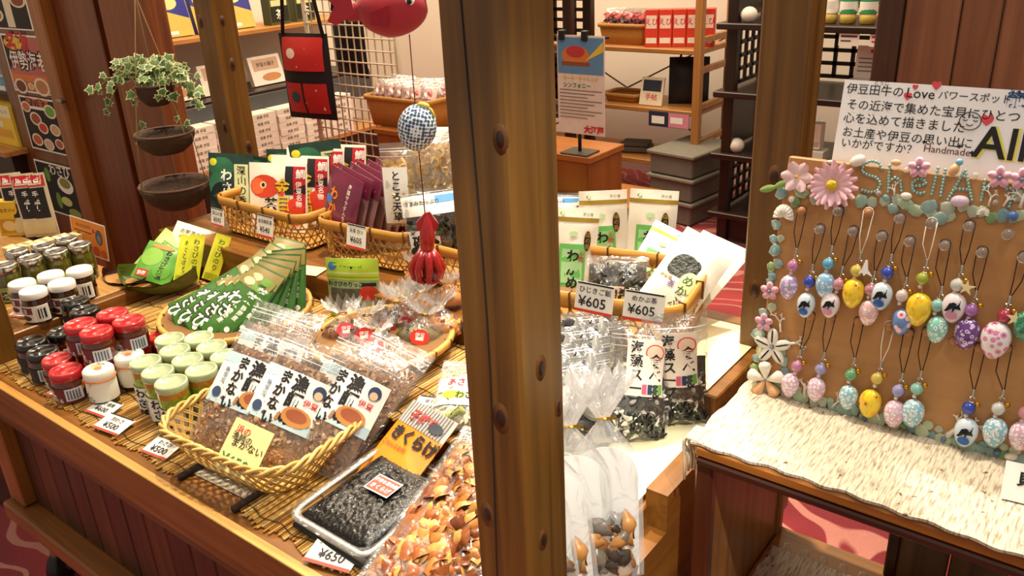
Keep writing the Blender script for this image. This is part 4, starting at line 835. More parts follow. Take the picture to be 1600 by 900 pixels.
for i in range(7): t.add('back_board', G(STR).box((CX+.195+i*.062, CY+.238, .322), (.0605, .010, .644), .002))
t.add('side_panel', G(CABZ).box((CX+.70, CY+.12, .322), (.014, .226, .644), .002))
t.add('shelf', G(W('b8803a', '8a5a26', 'x', rough=.4)).box((CX+.36, CY+.13, .398), (.68, .236, .012), .002))
spawn(t, 'display_cabinet', 'brown wooden open-backed cabinet under the shell art board', 'cabinet')
def clothmat():
    mt = bpy.data.materials.new('woven_linen'); mt.use_nodes = True; nt = mt.node_tree; b = nt.nodes['Principled BSDF']; b.inputs['Roughness'].default_value = .95
    N = nt.nodes.new; lk = nt.links.new; tc = N('ShaderNodeTexCoord'); mp = N('ShaderNodeMapping'); mp.inputs['Scale'].default_value = (420, 55, 100); lk(tc.outputs['Object'], mp.inputs['Vector'])
    n = N('ShaderNodeTexNoise'); n.inputs['Scale'].default_value = 1; n.inputs['Detail'].default_value = 3; lk(mp.outputs['Vector'], n.inputs['Vector'])
    r = N('ShaderNodeValToRGB'); e = r.color_ramp.elements; e[0].position = .3; e[0].color = (*lin('8f7e66'), 1); e[1].position = .55; e[1].color = (*lin('d8ccb6'), 1); lk(n.outputs['Fac'], r.inputs['Fac'])
    n2 = N('ShaderNodeTexNoise'); n2.inputs['Scale'].default_value = 90; lk(tc.outputs['Object'], n2.inputs['Vector'])
    r2 = N('ShaderNodeValToRGB'); e = r2.color_ramp.elements; e[0].position = .27; e[0].color = (*lin('8a6a4a'), 1); e[1].position = .31; e[1].color = (1, 1, 1, 1); lk(n2.outputs['Fac'], r2.inputs['Fac'])
    mx = N('ShaderNodeMix'); mx.data_type = 'RGBA'; mx.blend_type = 'MULTIPLY'; mx.inputs['Factor'].default_value = 1; lk(r.outputs['Color'], mx.inputs['A']); lk(r2.outputs['Color'], mx.inputs['B']); lk(mx.outputs['Result'], b.inputs['Base Color'])
    bp = N('ShaderNodeBump'); bp.inputs['Strength'].default_value = .8; bp.inputs['Distance'].default_value = .002; lk(n.outputs['Fac'], bp.inputs['Height']); lk(bp.outputs['Normal'], b.inputs['Normal'])
    return mt
LIN = clothmat(); YARN = M('ddd0b4', .9, var=.15, vs=200)
def cloth(x0, x1, y0, y1, z):
    g = G(LIN); f = lambda u, v, o: V((pmix(x0, x1, u)+.0025*math.sin(v*23), pmix(y0, y1, v)+(.0035*math.sin(u*9)+.0016*math.sin(u*120))*(1-v), z+.0006*math.sin(u*60+v*9)+o))
    g.grid(lambda u, v: f(u, v, .003), 120, 20); g.grid(lambda u, v: f(u, v, .0), 120, 2, flip=True)
    g.add([f(i/120, 0, o) for i in range(121) for o in (0, .003)], [(2*i, 2*i+2, 2*i+3, 2*i+1) for i in range(120)]); g.add([f(0, j/20, o) for j in range(21) for o in (0, .003)], [(2*j, 2*j+1, 2*j+3, 2*j+2) for j in range(20)])
    return g
t = T(); t.add('cloth', cloth(CX-.004, CX+.70, CY-.002, CY+.29, CZ-.003))
for i in range(7):
    x, y = CX-.006, CY+.002+i*.004; l = U(.035, .055)
    t.add('tassel', G(YARN).tube([(CX+.004, y, CZ+.001), (x-.004, y, CZ+.001), (x-.007-.002*(i % 3), y, CZ-.012), (x-.006+.003*(i % 2), y+.002, CZ-l*.6), (x-.004, y+.004*(i % 2), CZ-l)], .0017, 5))
spawn(t, 'table_runner', 'cream woven cloth with tassels spread over the cabinet top', 'cloth')
t = T(); t.add('cloth', cloth(CX+.028, CX+.66, CY+.004, CY+.20, .4045))
for i in range(20): x = CX+.04+i*.024; t.add('loop', G(YARN).tube([(x, CY+.198, .407), (x+.001, CY+.206, .413), (x+.007, CY+.209, .412), (x+.008, CY+.205, .407)], .0014, 5))
spawn(t, 'shelf_cloth', 'grey-white woven cloth with looped edge on the cabinet shelf', 'cloth')
# board frame: local x along the board, z up its face, -y out of it
BO = V((-.308, .829, CZ+.0045)); RB = rx(-11); BI = RB.transposed()
def bd(x, y, off=0):
    """photo place -> board coordinates"""
    d = FW + RT*(x-800)/FPX - UP*(y-450)/FPX; n = RB @ V((0, -1, 0)); o = BO+n*off
    q = BI @ (EYE+d*((o-EYE).dot(n)/d.dot(n))-BO); return V((q.x, 0, q.z))
BH = .262; BWd = .40
t = T(); tb0 = t.add('panel', G(W('c08e58', 'a87440', 'x', s=.6, rough=.5)).box((BWd/2, .006, BH/2), (BWd, .012, BH), .0015))
BEAD = M('9cc4bc', .2, metal=.3, coat=.6)
def cr(*pts): return [(1160+x/3, 100+y/3) for x, y in pts]
LET = [[cr((655, 490), (640, 462), (605, 453), (570, 470), (562, 505), (590, 522), (630, 532), (650, 560), (635, 595), (600, 603), (556, 590))], [cr((692, 478), (688, 545), (684, 612)), cr((690, 550), (718, 532), (742, 548), (748, 608))], [cr((800, 573), (835, 570), (862, 562), (850, 540), (822, 537), (797, 558), (800, 592), (828, 608), (856, 602))], [cr((918, 488), (902, 555), (885, 622))], [cr((953, 495), (940, 565), (928, 632))], [cr((965, 635), (1005, 565), (1045, 497), (1062, 570), (1078, 645)), cr((1002, 585), (1062, 588))], [cr((1138, 545), (1130, 590), (1120, 642)), cr((1132, 590), (1155, 568), (1185, 580))], [cr((1285, 540), (1268, 605), (1250, 672)), cr((1240, 585), (1275, 582), (1312, 580))]]
for strokes in LET:
    g = G(BEAD)
    for st in strokes:
        q = [bd(*p) for p in st]; d = 0; last = None
        for a, b in zip(q, q[1:]):
            L = (b-a).length; k = d
            while k < L: c = a+(b-a)*(k/L); g.ell((c.x, -.0012, c.z), (.0018, .0018, .0018), 6, 4); k += .0032
            d = k-L
    t.add('bead_letter', g)
SG = [M(c, .35, trans=.35, var=.15, vs=60) for c in ('bcd4b0', 'a8ccb8', '9fc0bc', 'd0dcb8', '8ab070', '86b0b4', 'c8d4c0')]
def pebble(r, seed, mt, th=.35):
    rnd = random.Random(seed); n = 7; g = G(mt); R = [r*rnd.uniform(.7, 1.15) for _ in range(n)]
    vs = []
    for k, y in ((.72, 0), (1, -r*th*.45), (.92, -r*th*.8), (.5, -r*th)):
        vs += [V((R[i]*k*math.cos(i*6.2832/n), y, R[i]*k*math.sin(i*6.2832/n))) for i in range(n)]
    g.add(vs, [(j*n+(i+1) % n, j*n+i, (j+1)*n+i, (j+1)*n+(i+1) % n) for j in range(3) for i in range(n)]+[tuple(range(3*n, 4*n))[::-1]], True); return g.mesh('sea_glass')
PEB = [[pebble(r, 5*i+j, SG[(i*3+j) % 7]) for i in range(7)] for j, r in enumerate((.0045, .0065, .0085))]
rnd = random.Random(3)
def glass(x, y, s, dx=0, dz=0):
    c = bd(x, y); t.add('sea_glass', rnd.choice(PEB[s]), None, None, None, (c.x+dx, -.0001, c.z+dz))
for x, y, s in ((1222, 302, 2), (1252, 300, 2), (1273, 311, 1), (1242, 316, 1), (1345, 315, 2), (1363, 316, 1), (1383, 314, 1), (1395, 325, 1), (1430, 328, 2), (1450, 322, 2), (1415, 318, 2), (1468, 340, 2), (1483, 325, 2), (1485, 338, 1), (1455, 332, 1), (1520, 330, 1), (1548, 340, 1), (1568, 337, 2), (1583, 338, 1), (1594, 336, 1), (1402, 312, 1), (1385, 312, 1), (1590, 305, 1), (1505, 322, 1), (1535, 330, 1),
        (1213, 350, 1), (1210, 374, 1), (1221, 373, 0), (1212, 391, 2), (1216, 411, 1), (1205, 417, 1), (1208, 432, 1), (1203, 440, 0), (1207, 480, 1), (1193, 488, 1), (1185, 520, 2), (1190, 548, 2), (1183, 560, 1), (1225, 565, 1), (1178, 575, 1), (1228, 580, 1), (1230, 535, 0), (1222, 550, 1), (1215, 600, 1)): glass(x, y, s)
for i in range(46):
    k = i/45; glass(pmix(1180, 1765, k)+rnd.uniform(-4, 4), pmix(600, 769, k)+rnd.uniform(-4, 3), rnd.choice((0, 1, 1, 2)))
for i in range(26):
    k = i/25; glass(pmix(1195, 1620, k), pmix(607, 722, k)-rnd.uniform(4, 12), rnd.choice((0, 0, 1)))
# petals, shells, coral
PK = M('eec0cc', .5, var=.15, vs=300); PK2 = M('d89ab0', .5); WSH = M('ece6da', .4, var=.12, vs=250); ORS = M('e0b080', .4, var=.25, vs=250); YC = M('d8b82a', .6, bump=.6)
def petal(g, c, a, L, Wd, lift, y0=-.002):
    ca, sa = math.cos(a), math.sin(a)
    def f(u, v):
        w = Wd*math.sin(math.pi*min(1, .12+v*.80))**.7*(u-.5); r = L*v
        return V((c.x+ca*r-sa*w, y0-lift*(v*1.1)-.15*Wd*(1-(2*u-1)**2), c.z+sa*r+ca*w))
    g.grid(f, 4, 5)
def flower(x, y, n, L, Wd, mt, cen, cr_, rings=1, lift=.003, name='flower'):
    c = bd(x, y); g = G(mt)
    for q in range(rings):
        for i in range(n): petal(g, c, i*6.2832/n+q*.22, L*(1-.18*q), Wd, lift+.003*q, -.002-.0015*q)
    k = t.add(name, g)
    if cen: t.add('flower_centre', G(cen).ell((c.x, -.006-.002*rings, c.z), (cr_, cr_*.5, cr_), 10, 6), k)
flower(1304, 289, 15, .026, .0085, PK, YC, .006, 2, .004)
flower(1248, 276, 6, .017, .013, M('f0ccd0', .5, var=.2, vs=300), YC, .002, 1, .004)
c = bd(1212, 292); t.add('leaf', (lambda g: (petal(g, c, 3.5, .016, .008, .002), petal(g, c, .5, .016, .008, .002), g)[2])(G(M('8aa85a', .5))))
def shellflower(x, y, n, L, Wd, mts, name='shell_flower'):
    c = bd(x, y); g = G(mts[0])
    for i in range(n):
        a = i*6.2832/n+.4; g.use(mts[0]); R = Matrix.Rotation(-a, 3, 'Y'); g.ell((c.x+math.cos(a)*L*.55, -.003, c.z+math.sin(a)*L*.55), (L*.5, .0028, Wd*.5), 10, 6, R, 0)
        if len(mts) > 1: g.use(mts[1]); g.ell((c.x+math.cos(a)*L*.58, -.0052, c.z+math.sin(a)*L*.58), (L*.40, .0009, Wd*.10 if len(mts) < 3 else Wd*.3), 8, 4, R)
    k = t.add(name, g); t.add('flower_centre', G(M('8a94a8', .3, metal=.5)).ell((c.x, -.005, c.z), (.002, .002, .002), 8, 5), k)
for x, y in ((1437, 262), (1563, 277), (1204, 454), (1195, 503)): shellflower(x, y, 5, .0105, .008, [PK, PK2, PK2], 'shell_flower')
shellflower(1598, 280, 5, .0105, .008, [PK, PK2, PK2])
shellflower(1208, 541, 5, .021, .0125, [WSH, M('2a2a30', .4)])
def cone(c, a, L, r, mt):
    R = Matrix.Rotation(-a, 3, 'Y') @ ry(90); return G(mt).lathe([(.0004, 0), (r*.5, L*.3), (r, L*.75), (r*.8, L*.9), (.0004, L)], 12, (c.x, -r*.75, c.z), R)
c0 = bd(1199, 592); fl = t.add('shell_flower', G(M('8a94a8', .3, metal=.5)).ell((c0.x, -.006, c0.z), (.002, .002, .002), 8, 5))
for i in range(5): t.add('cone_shell', cone(c0, i*1.2566+.5, .022, .0075, WSH if i not in (3, 4) else ORS), fl)
def scallop(x, y, r, mt=WSH):
    c = bd(x, y); t.add('scallop_shell', G(mt).grid(lambda u, v: V((c.x+r*v*math.cos(math.radians(200*u-10)), -.001-.35*r*math.sin(math.pi*min(1, v*.95))-.0006*math.sin(u*60)*v, c.z-r*.5+r*1.25*v*math.sin(math.radians(200*u-10)))), 40, 8))
scallop(1226, 331, .0115); scallop(1537, 330, .006)
for x, y, a, r, mt in ((1342, 251, .6, .0085, WSH), (1401, 254, 0, .005, ORS), (1492, 265, 1.2, .0065, ORS), (1417, 306, 0, .0055, WSH), (1501, 314, .1, .0085, M('d8c0d4', .3)), (1310, 650, 0, .005, WSH), (1580, 712, .4, .006, WSH), (1298, 253, 0, .003, WSH)):
    c = bd(x, y); t.add('small_shell', G(mt).ell((c.x, -r*.5, c.z), (r, r*.62, r*.68), 12, 8, Matrix.Rotation(-a, 3, 'Y')))
c = bd(1315, 652); t.add('cone_shell', cone(bd(1302, 654), -.1, .014, .004, WSH))
def coral(x, y, L, a0, seed):
    r_ = random.Random(seed); c = bd(x, y); g = G(WSH)
    def br(p, a, l, r, d):
        q = p+V((math.cos(a)*l, r_.uniform(-.001, 0), math.sin(a)*l)); g.tube([p, (p+q)/2+V((0, -.0005, 0)), q], r, 5, rf=lambda k: r*(1-.35*k))
        if d:
            for s_ in (-1, 1): br(p+(q-p)*r_.uniform(.5, 1), a+s_*r_.uniform(.35, .8), l*r_.uniform(.45, .7), r*.7, d-1)
    br(V((c.x, -.002, c.z)), a0, L, L*.13, 3); t.add('coral', g)
for i, (x, y, L, a) in enumerate(((1221, 518, .012, 1.8), (1230, 536, .014, .3), (1398, 306, .009, 1.7), (1545, 322, .010, 1.5), (1568, 322, .011, 1.2), (1594, 325, .014, 1.5), (1480, 680, .022, .95), (1258, 620, .016, 1.7), (1300, 636, .011, 1.0), (1375, 655, .014, 2.1))): coral(x, y, L, a, i)
def marble(x, y, r, mt): c = bd(x, y); t.add('bead', G(mt).ell((c.x, -r*.8, c.z), (r, r, r), 10, 7))
CLR = M('f4f4f4', .05, trans=.7, var=.02)
for x, y, r, m_ in ((1238, 311, .0035, M('e8d8dc', .1, coat=1)), (1417, 266, .003, CLR), (1525, 274, .003, CLR), (1374, 302, .003, CLR), (1556, 316, .003, CLR), (1500, 253, .0035, M('7ab4c8', .3)), (1583, 337, .005, M('3a6aa8', .1, coat=1)), (1352, 653, .003, M('4a6a9a', .1, coat=1)), (1475, 685, .003, M('5a7a9a', .1, coat=1)), (1558, 706, .0035, M('4a6a8a', .1, coat=1)), (1213, 618, .003, M('5a7a9a', .1, coat=1))): marble(x, y, r, m_)
# pins
WPIN = M('a8744a', .4, var=.2); 
def pin(x, y, wood):
    c = bd(x, y, .006)
    if wood: t.add('push_pin', G(WPIN).ell((c.x, -.006, c.z), (.0052, .0052, .0052), 10, 7))
    else: t.add('push_pin', G(M('ffffff', .03, trans=.92, var=.0)).lathe([(.0052, 0), (.0052, .002), (.003, .004), (.003, .008), (.0048, .010), (.0048, .0125), (.0001, .0132)], 12, (c.x, -.0003, c.z), rx(90)))
UPR = [(1253, 330, 1), (1282, 358, 0), (1311, 330, 0), (1334, 361, 0), (1357, 333, 1), (1379, 369, 0), (1407, 341, 0), (1422, 377, 0), (1456, 349, 0), (1477, 383, 0), (1515, 353, 0), (1535, 394, 0), (1600, 402, 0), (1575, 366, 0), (1267, 494, 1), (1298, 496, 1), (1342, 503, 1), (1390, 510, 1), (1420, 520, 1), (1449, 519, 1), (1490, 533, 1), (1531, 544, 1), (1572, 545, 1), (1622, 556, 1), (1650, 380, 0)]
for q in UPR: pin(*q)
spawn(t, 'shell_art_board', 'wooden board spelling ShellArt in beads, edged with sea glass and shells', 'display board', BO, RB)
# charms hanging from the pins
def floral(c1, c2, c3, s=240):
    mt = bpy.data.materials.new('painted_shell'); mt.use_nodes = True; nt = mt.node_tree; b = nt.nodes['Principled BSDF']; b.inputs['Roughness'].default_value = .15; b.inputs['Coat Weight'].default_value = .8
    N = nt.nodes.new; lk = nt.links.new; tc = N('ShaderNodeTexCoord'); v = N('ShaderNodeTexVoronoi'); v.inputs['Scale'].default_value = s; lk(tc.outputs['Object'], v.inputs['Vector'])
    r = N('ShaderNodeValToRGB'); r.color_ramp.interpolation = 'CONSTANT'; e = r.color_ramp.elements; e[0].position = 0; e[0].color = (*lin(c3), 1); e[1].position = .18; e[1].color = (*lin(c2), 1); k = r.color_ramp.elements.new(.46); k.color = (*lin(c1), 1); lk(v.outputs['Distance'], r.inputs['Fac']); lk(r.outputs['Color'], b.inputs['Base Color']); return mt
EG = {'purple': floral('b098cc', 'f0e8f4', '5a3a8a'), 'bluefl': floral('8abce4', 'e4f0fa', '1f4aa0'), 'pink': floral('e8b8b8', 'f6ecec', 'c88aa0'), 'sun': floral('f4d424', 'efb81c', '6a4a14', 130), 'pb': floral('6a8ac8', 'f0c8d0', 'c85a7a', 110), 'aqua': floral('8ad4c4', 'e8f6f2', '2a9a9a'), 'violet': floral('6a3a8a', 'd8c8ec', '4a1f6a'), 'big': floral('eeeaec', 'e08ab8', 'b02a78', 150), 'multi': floral('e0b0c8', 'f2f4fa', '5a9ac8', 320), 'multib': floral('8ac4d4', 'f2f4fa', 'c880a8', 320), 'green': floral('2a7a5a', '5ab08a', '1f3a3a'), 'dolb': M('d6e6f2', .15, coat=.8), 'dolp': M('f0e4ea', .15, coat=.8)}
BD = {'pinkp': 'd890c0', 'blue': '2f4fc8', 'sky': '6ac0e8', 'pink': 'e8a0b0', 'yellow': 'e8d060', 'olive': 'b8c040', 'pale': 'f0dcd8', 'aqua': 'a0dcd0', 'purple': 'b878c8', 'crimson': 'c83058', 'lav': 'b0b0e8', 'green': '78c08a', 'clear': 'e8ece8'}
BD = {k: M(v, .08, trans=.35, var=.2, vs=300, coat=1) for k, v in BD.items()}
CB = M('2c1710', .7); CWH = M('efe6d8', .7)
DOL = [(-.55, -.05), (-.35, .28), (.05, .38), (.35, .30), (.62, .55), (.60, .22), (.78, -.05), (.48, .02), (.25, -.02), (.05, -.30), (.0, -.02), (-.25, .02), (-.5, -.25), (-.75, -.25)]
def charm(pn, bp, bc, ep, eg, er, label, white=False, extra=None):
    O = bd(*pn, .006); q = bd(*bp, .008)-O; e = bd(*ep, .010)-O; t = T(); y = -.009
    cl = q+V((.001, 0, .013)); g = G(CWH if white else CB); w = .0048
    g.tube([(-w, -.006, .002), (-w*.8, y, cl.z*.5), (cl.x-.0006, y, cl.z+.006)], .00055, 5); g.tube([(w, -.006, .002), (w*.8+cl.x*.3, y, cl.z*.5), (cl.x+.0006, y, cl.z+.006)], .00055, 5); g.tube([(-w, -.006, .002), (-w*.7, -.006, .0048), (0, -.006, .0060), (w*.7, -.006, .0048), (w, -.006, .002)], .00055, 5)
    t.add('cord', g)
    g = G(SILV).lathe([(.0014, 0), (.0016, .007), (.0010, .008)], 8, (cl.x, y, cl.z-.001)); cp = t.add('clasp', g)
    t.add('ring', G(SILV).tube([(cl.x+.003*math.cos(i*.7854), y, cl.z-.004+.003*math.sin(i*.7854)) for i in range(8)], .0005, 4, True), cp)
    t.add('bell', G(GOLD).ell((cl.x+.0058, y-.001, cl.z-.007), (.0026, .0026, .0026), 8, 6), cp)
    t.add('bead', G(BD[bc]).ell((q.x, y-.001, q.z), (.0066, .0060, .0066), 8, 6))
    t.add('bead', G(M('f4e8e4', .15, coat=1)).ell((q.x-.001, y, q.z-.0085), (.0022, .0022, .0022), 8, 6))
    t.add('wire', G(SILV).tube([(q.x, y, q.z+.012), (q.x, y, q.z-.008), (e.x, y, e.z+er*1.35)], .0005, 4))
    g = G(EG[eg]); rx_, rz_ = er, er*1.42; g.ell((e.x, y-.001, e.z), (rx_, er*.75, rz_), 16, 12, None, -.16); k = t.add('painted_shell', g)
    if eg[:3] == 'dol':
        def sf(u, v, off):
            a, b = (u-.5)*1.7, (v-.5)*1.7; return V((e.x+a*rx_*.9, y-.001-(er*.75)*math.sqrt(max(.02, 1-a*a*.82-b*b*.72))-.0004-off, e.z+b*rz_*.85))
        g = prints(G(), sf, 1, 1, [('e', .5, .2, .34, .2, M('2f6ac0' if eg == 'dolb' else 'd898b8', .2))])
        n = len(DOL); g.use(M('10131c', .2)); ct = sf(.5, .55, .0006)
        g.add([ct]+[sf(.5+a*.58, .54+b*.72, .0006) for a, b in DOL], [(0, 1+i, 1+(i+1) % n) for i in range(n)]); t.add('dolphin_print', g, k)
    if extra == 'star':
        g = G(M('e8d8a8', .5)); s_ = [(.008*(1 if i % 2 == 0 else .36)*math.cos(i*.6283+.3), .008*(1 if i % 2 == 0 else .36)*math.sin(i*.6283+.3)) for i in range(10)]
        g.prism(s_, 0, .002, lambda p: V((q.x+.009+p.x, y-.004-p.z, q.z+p.y))); t.add('starfish', g)
    if extra == 'tail':
        g = G(M('f4f0f0', .3, coat=.6)); g.prism([(-.001, .010), (.001, .010), (.003, 0), (.008, -.006), (.002, -.004), (0, -.007), (-.002, -.004), (-.006, -.006), (-.003, 0)], 0, .0016, lambda p: V((q.x+.009+p.x, y-.004-p.z, q.z+.004+p.y))); t.add('whale_tail', g)
    spawn(t, 'strap_charm', label, 'charm', BO+RB @ O, RB, group='strap charms on the board')
E1 = .0098
for a in (((1253, 330), (1240, 415), 'pinkp', (1232, 449), 'purple', E1, 'strap charm with purple blossom shell, first at the top left'), ((1282, 358), (1265, 440), 'blue', (1259, 477), 'dolb', E1, 'strap charm with blue bead and blue dolphin shell, second from the left'), ((1311, 330), (1295, 412), 'sky', (1289, 446), 'bluefl', E1, 'strap charm with sky blue bead and blue flowered shell'),
    ((1334, 361), (1311, 444), 'pink', (1297, 477), 'dolp', E1, 'strap charm with pink bead and dolphin shell, left of the sunflowers'), ((1357, 333), (1339, 423), 'yellow', (1333, 459), 'sun', .0112, 'white-corded charm with yellow sunflower shell and whale tail', True, 'tail'), ((1379, 369), (1361, 452), 'pink', (1357, 489), 'pink', E1, 'strap charm with pale pink flowered shell under a flat pink bead'),
    ((1407, 341), (1387, 426), 'blue', (1377, 463), 'dolb', .0105, 'strap charm with deep blue bead and blue dolphin shell, right of a sunflower shell'), ((1422, 377), (1410, 462), 'pale', (1409, 503), 'pb', .0098, 'strap charm with pale clear bead and pink and blue shell'), ((1456, 349), (1442, 435), 'olive', (1435, 484), 'sun', .0122, 'white-corded charm with olive bead and large sunflower shell', True),
    ((1477, 383), (1465, 477), 'aqua', (1464, 515), 'aqua', .0098, 'strap charm with aqua bead and aqua flowered shell'), ((1515, 353), (1496, 445), 'clear', (1490, 481), 'dolp', .0108, 'strap charm with starfish and dolphin shell', False, 'star'), ((1535, 394), (1518, 484), 'purple', (1510, 522), 'violet', .0112, 'strap charm with purple bead and violet flowered shell'), ((1600, 402), (1570, 493), 'crimson', (1555, 532), 'big', .0132, 'strap charm with crimson bead, starfish and large pink flowered shell', False, 'star'), ((1650, 380), (1622, 470), 'green', (1602, 510), 'green', .0105, 'strap charm with dark green shell cut by the right edge'),
    ((1267, 494), (1246, 572), 'pinkp', (1234, 602), 'multi', E1, 'strap charm with pink bead, first at the left of the lower row'), ((1298, 496), (1283, 576), 'lav', (1275, 609), 'multi', E1, 'strap charm with lavender bead, second from the left in the lower row'), ((1342, 503), (1330, 585), 'green', (1325, 621), 'multib', E1, 'strap charm with green bead and pale aqua dotted shell'), ((1390, 510), (1371, 591), 'yellow', (1359, 631), 'sun', .0112, 'white-corded charm with yellow bead and sunflower shell in the lower row', True),
    ((1420, 520), (1404, 610), 'lav', (1397, 647), 'multi', .0105, 'strap charm with lavender bead and pink dotted shell in mid lower row'), ((1449, 519), (1433, 607), 'aqua', (1426, 646), 'multib', .0108, 'strap charm with aqua bead and blue dotted shell in mid lower row'), ((1531, 544), (1514, 637), 'blue', (1509, 676), 'dolb', .0108, 'strap charm with blue bead and black dolphin shell beside the white coral'), ((1572, 545), (1560, 638), 'clear', (1554, 676), 'multib', .0108, 'strap charm with clear bead and aqua dotted shell at the lower right'), ((1622, 556), (1602, 645), 'pink', (1595, 682), 'multi', .0105, 'strap charm with pink dotted shell cut by the right edge')): charm(*a)
# handwritten sign
SO = -.016
a = bd(1297, 268, SO); b = bd(1320, 124, SO); hS = b.z-a.z; xS = (a.x+b.x)/2
t = T(); Wd = .345; sw = G(M('f4f4f6', .45, var=.03)); sw.box((xS+Wd/2, .0165, a.z+hS/2-.02), (Wd, .001, hS+.04), 0); k = t.add('paper', sw)
def line(st, x, y, size, mt=INK, b=.004, al=0):
    c = bd(x, y, SO); g.use(mt); g.text(st, size, lambda X, Y: V((c.x+X, .0155, c.z+Y)), al, b)
g = G(); RH = M('d84a58', .5); BL = M('1f4a80', .5)
for st, x, y, s_ in (('伊豆田牛の', 1323, 138, .0113), ('パワースポット「', 1466, 148, .0091), ('その近海で集めた宝貝にひとつ', 1323, 162, .0114), ('心を込めて描きました', 1318, 183, .0116), ('お土産や伊豆の思い出に', 1316, 205, .0113), ('いかがですか？', 1314, 222, .0108)): line(st, x, y, s_)
line('Love', 1416, 144, .0138); line('Handmade', 1443, 231, .0098, M('6a2a2a', .5)); line('龍宮', 1573, 155, .0155, BL, .03); line('とうじ', 1366, 129, .005); line('りゅうぐう', 1578, 142, .005); line('♥', 1455, 133, .008, RH); line('♥', 1411, 150, .007, RH); line('♥', 1531, 187, .010, RH); line('♥', 1425, 136, .005, RH); line('✦', 1440, 221, .006); line('✦', 1495, 228, .006); line('✦', 1514, 238, .006)
c = bd(1516, 189, SO); g.use(INK); g.tube([(c.x+.0095*math.cos(i*.3927), .0155, c.z+.0085*math.sin(i*.3927)) for i in range(16)], .0004, 4, True)
for s_ in (-1, 1): g.tube([(c.x+s_*.0045-.002+.001*i, .0155, c.z+.001-.001*math.sin(i*.785)) for i in range(5)], .0004, 4)
g.tube([(c.x-.003+.0015*i, .0155, c.z-.003-.0015*math.sin(i*.785)) for i in range(5)], .0004, 4)
line('All¥', 1526, 220, .042, M('e8e06a', .5), .03); c2 = bd(1523, 219, SO); g.use(INK); g.text('All¥', .042, lambda X, Y: V((c2.x+X, .0150, c2.z+Y)), 0, .012)
t.add('handwriting', g, k)
spawn(t, 'handwritten_sign', 'white paper sign with handwritten Japanese lines standing behind the board', 'sign', BO, RB)
tt = card(.05, .035, [('t', '貝', .35, .6, .014, INK, {'b': .03}), ('t', 'アート', .6, .25, .008, RED)]); p = pz(1612, 790, CZ+.002); spawn(tt, 'name_card', 'small white card with writing standing on the cloth at the right edge', 'card', p, rz(8) @ rx(-35))
# ---------------------------------------------------------------- behind the cart, left
def poster(pl, pr, pt, Y, body, items, label, name='food_poster', cat='poster'):
    a, b, c = py(*pl, Y), py(*pr, Y), py(*pt, Y); w = b.x-a.x; h = c.z-a.z
    spawn(card(w, h, [('r', .03, .03, .97, .97, body)]+items(w), .001, PAPER), name, label, cat, ((a.x+b.x)/2, Y, a.z))
BKP = M('120f0c', .6); OR1 = M('d8702c', .4); CRM = M('e8dcc0', .5)
def bowls(spec): return [q for x, y, r, c in spec for q in (('e', x, y, r, r*.8, CRM), ('e', x, y, r*.75, r*.6, M(c, .5)))]
YP = 1.304
poster((-14, 44), (53, 46), (-32, -30), YP, BKP, lambda w: [('r', .45, .05, .62, .95, CRM)]+bowls([(.8, .6, .18, '8a3a20'), (.2, .3, .2, 'a07040')]), 'black poster with white bowls, topmost on the wooden panel')
poster((24, 141), (82, 146), (0, 52), YP, M('a8201c', .3, coat=.5), lambda w: [('p', [(.03, .35), (.5, .97), (.03, .97)], BKP), ('r', .03, .2, .97, .32, OR1), ('e', .3, .85, .25, .12, M('e0c03a', .5)), ('t', '名物', .4, .84, w*.3, RED, {'b': .04}), ('t', '伊勢海老', .58, .56, w*.24, BKP, {'b': .08}), ('t', '伊勢海老', .58, .56, w*.24, PAPER, {'b': .01})]+bowls([(.22, .1, .17, '6a2a1a'), (.78, .13, .2, 'b87a4a'), (.5, .12, .08, 'e0b03a')]), 'red and black poster with bold white writing, second from the top')
poster((51, 231), (107, 241), (28, 148), YP, BKP, lambda w: [('t', '海の幸丼', .5, .9, w*.16, OR1), ('r', .2, .78, .75, .83, PAPER)]+bowls([(.15, .8, .13, 'c86a4a'), (.8, .78, .16, '6aa83c'), (.35, .6, .16, 'a04a2c'), (.82, .45, .14, 'd0a880'), (.5, .45, .14, 'c83a2c'), (.25, .2, .15, 'c8582c'), (.55, .15, .14, 'd8b09a'), (.85, .2, .12, 'b05a4a')]), 'black poster with many small food bowls, third from the top')
poster((74, 327), (130, 334), (53, 248), YP, M('161c16', .6), lambda w: [('t', 'わさび', .65, .88, w*.18, PAPER), ('e', .72, .62, .2, .16, PAPER), ('e', .72, .66, .14, .10, M('8a8a3a', .5)), ('e', .45, .28, .07, .16, M('6a9a3c', .5)), ('e', .65, .3, .14, .09, M('c8d07a', .5)), ('e', .8, .1, .16, .09, M('8a9a4a', .5)), ('e', .3, .75, .07, .14, M('6a9a3c', .5))], 'dark poster with a white flower-shaped dish and greens, lowest on the panel')
a = py(112, 405, .83); b = py(181, 408, .83); c = py(90, 333, .83)
tt = card(b.x-a.x, c.z-a.z, [('r', .02, .03, .98, .97, M('d8842a', .4)), ('t', 'めんたいわさび', .38, .80, .013, M('4a2410', .5), {'b': .02}), ('r', .1, .62, .6, .66, M('6a2a14', .5)), ('t', '本', .66, .74, .018, RED, {'b': .05}), ('e', .8, .6, .1, .22, M('3a4458', .4)), ('e', .8, .55, .06, .13, M('6a7488', .4)), ('e', .22, .5, .07, .1, M('3a2418', .5)), ('e', .68, .18, .1, .14, M('a8481c', .5)), ('e', .88, .16, .08, .12, M('b8581c', .5))])
spawn(tt, 'orange_card', 'orange advertising card standing behind the silver-lidded jars', 'card', ((a.x+b.x)/2, .83, .5215), rx(-6), (c.z-.5215)/(c.z-a.z))
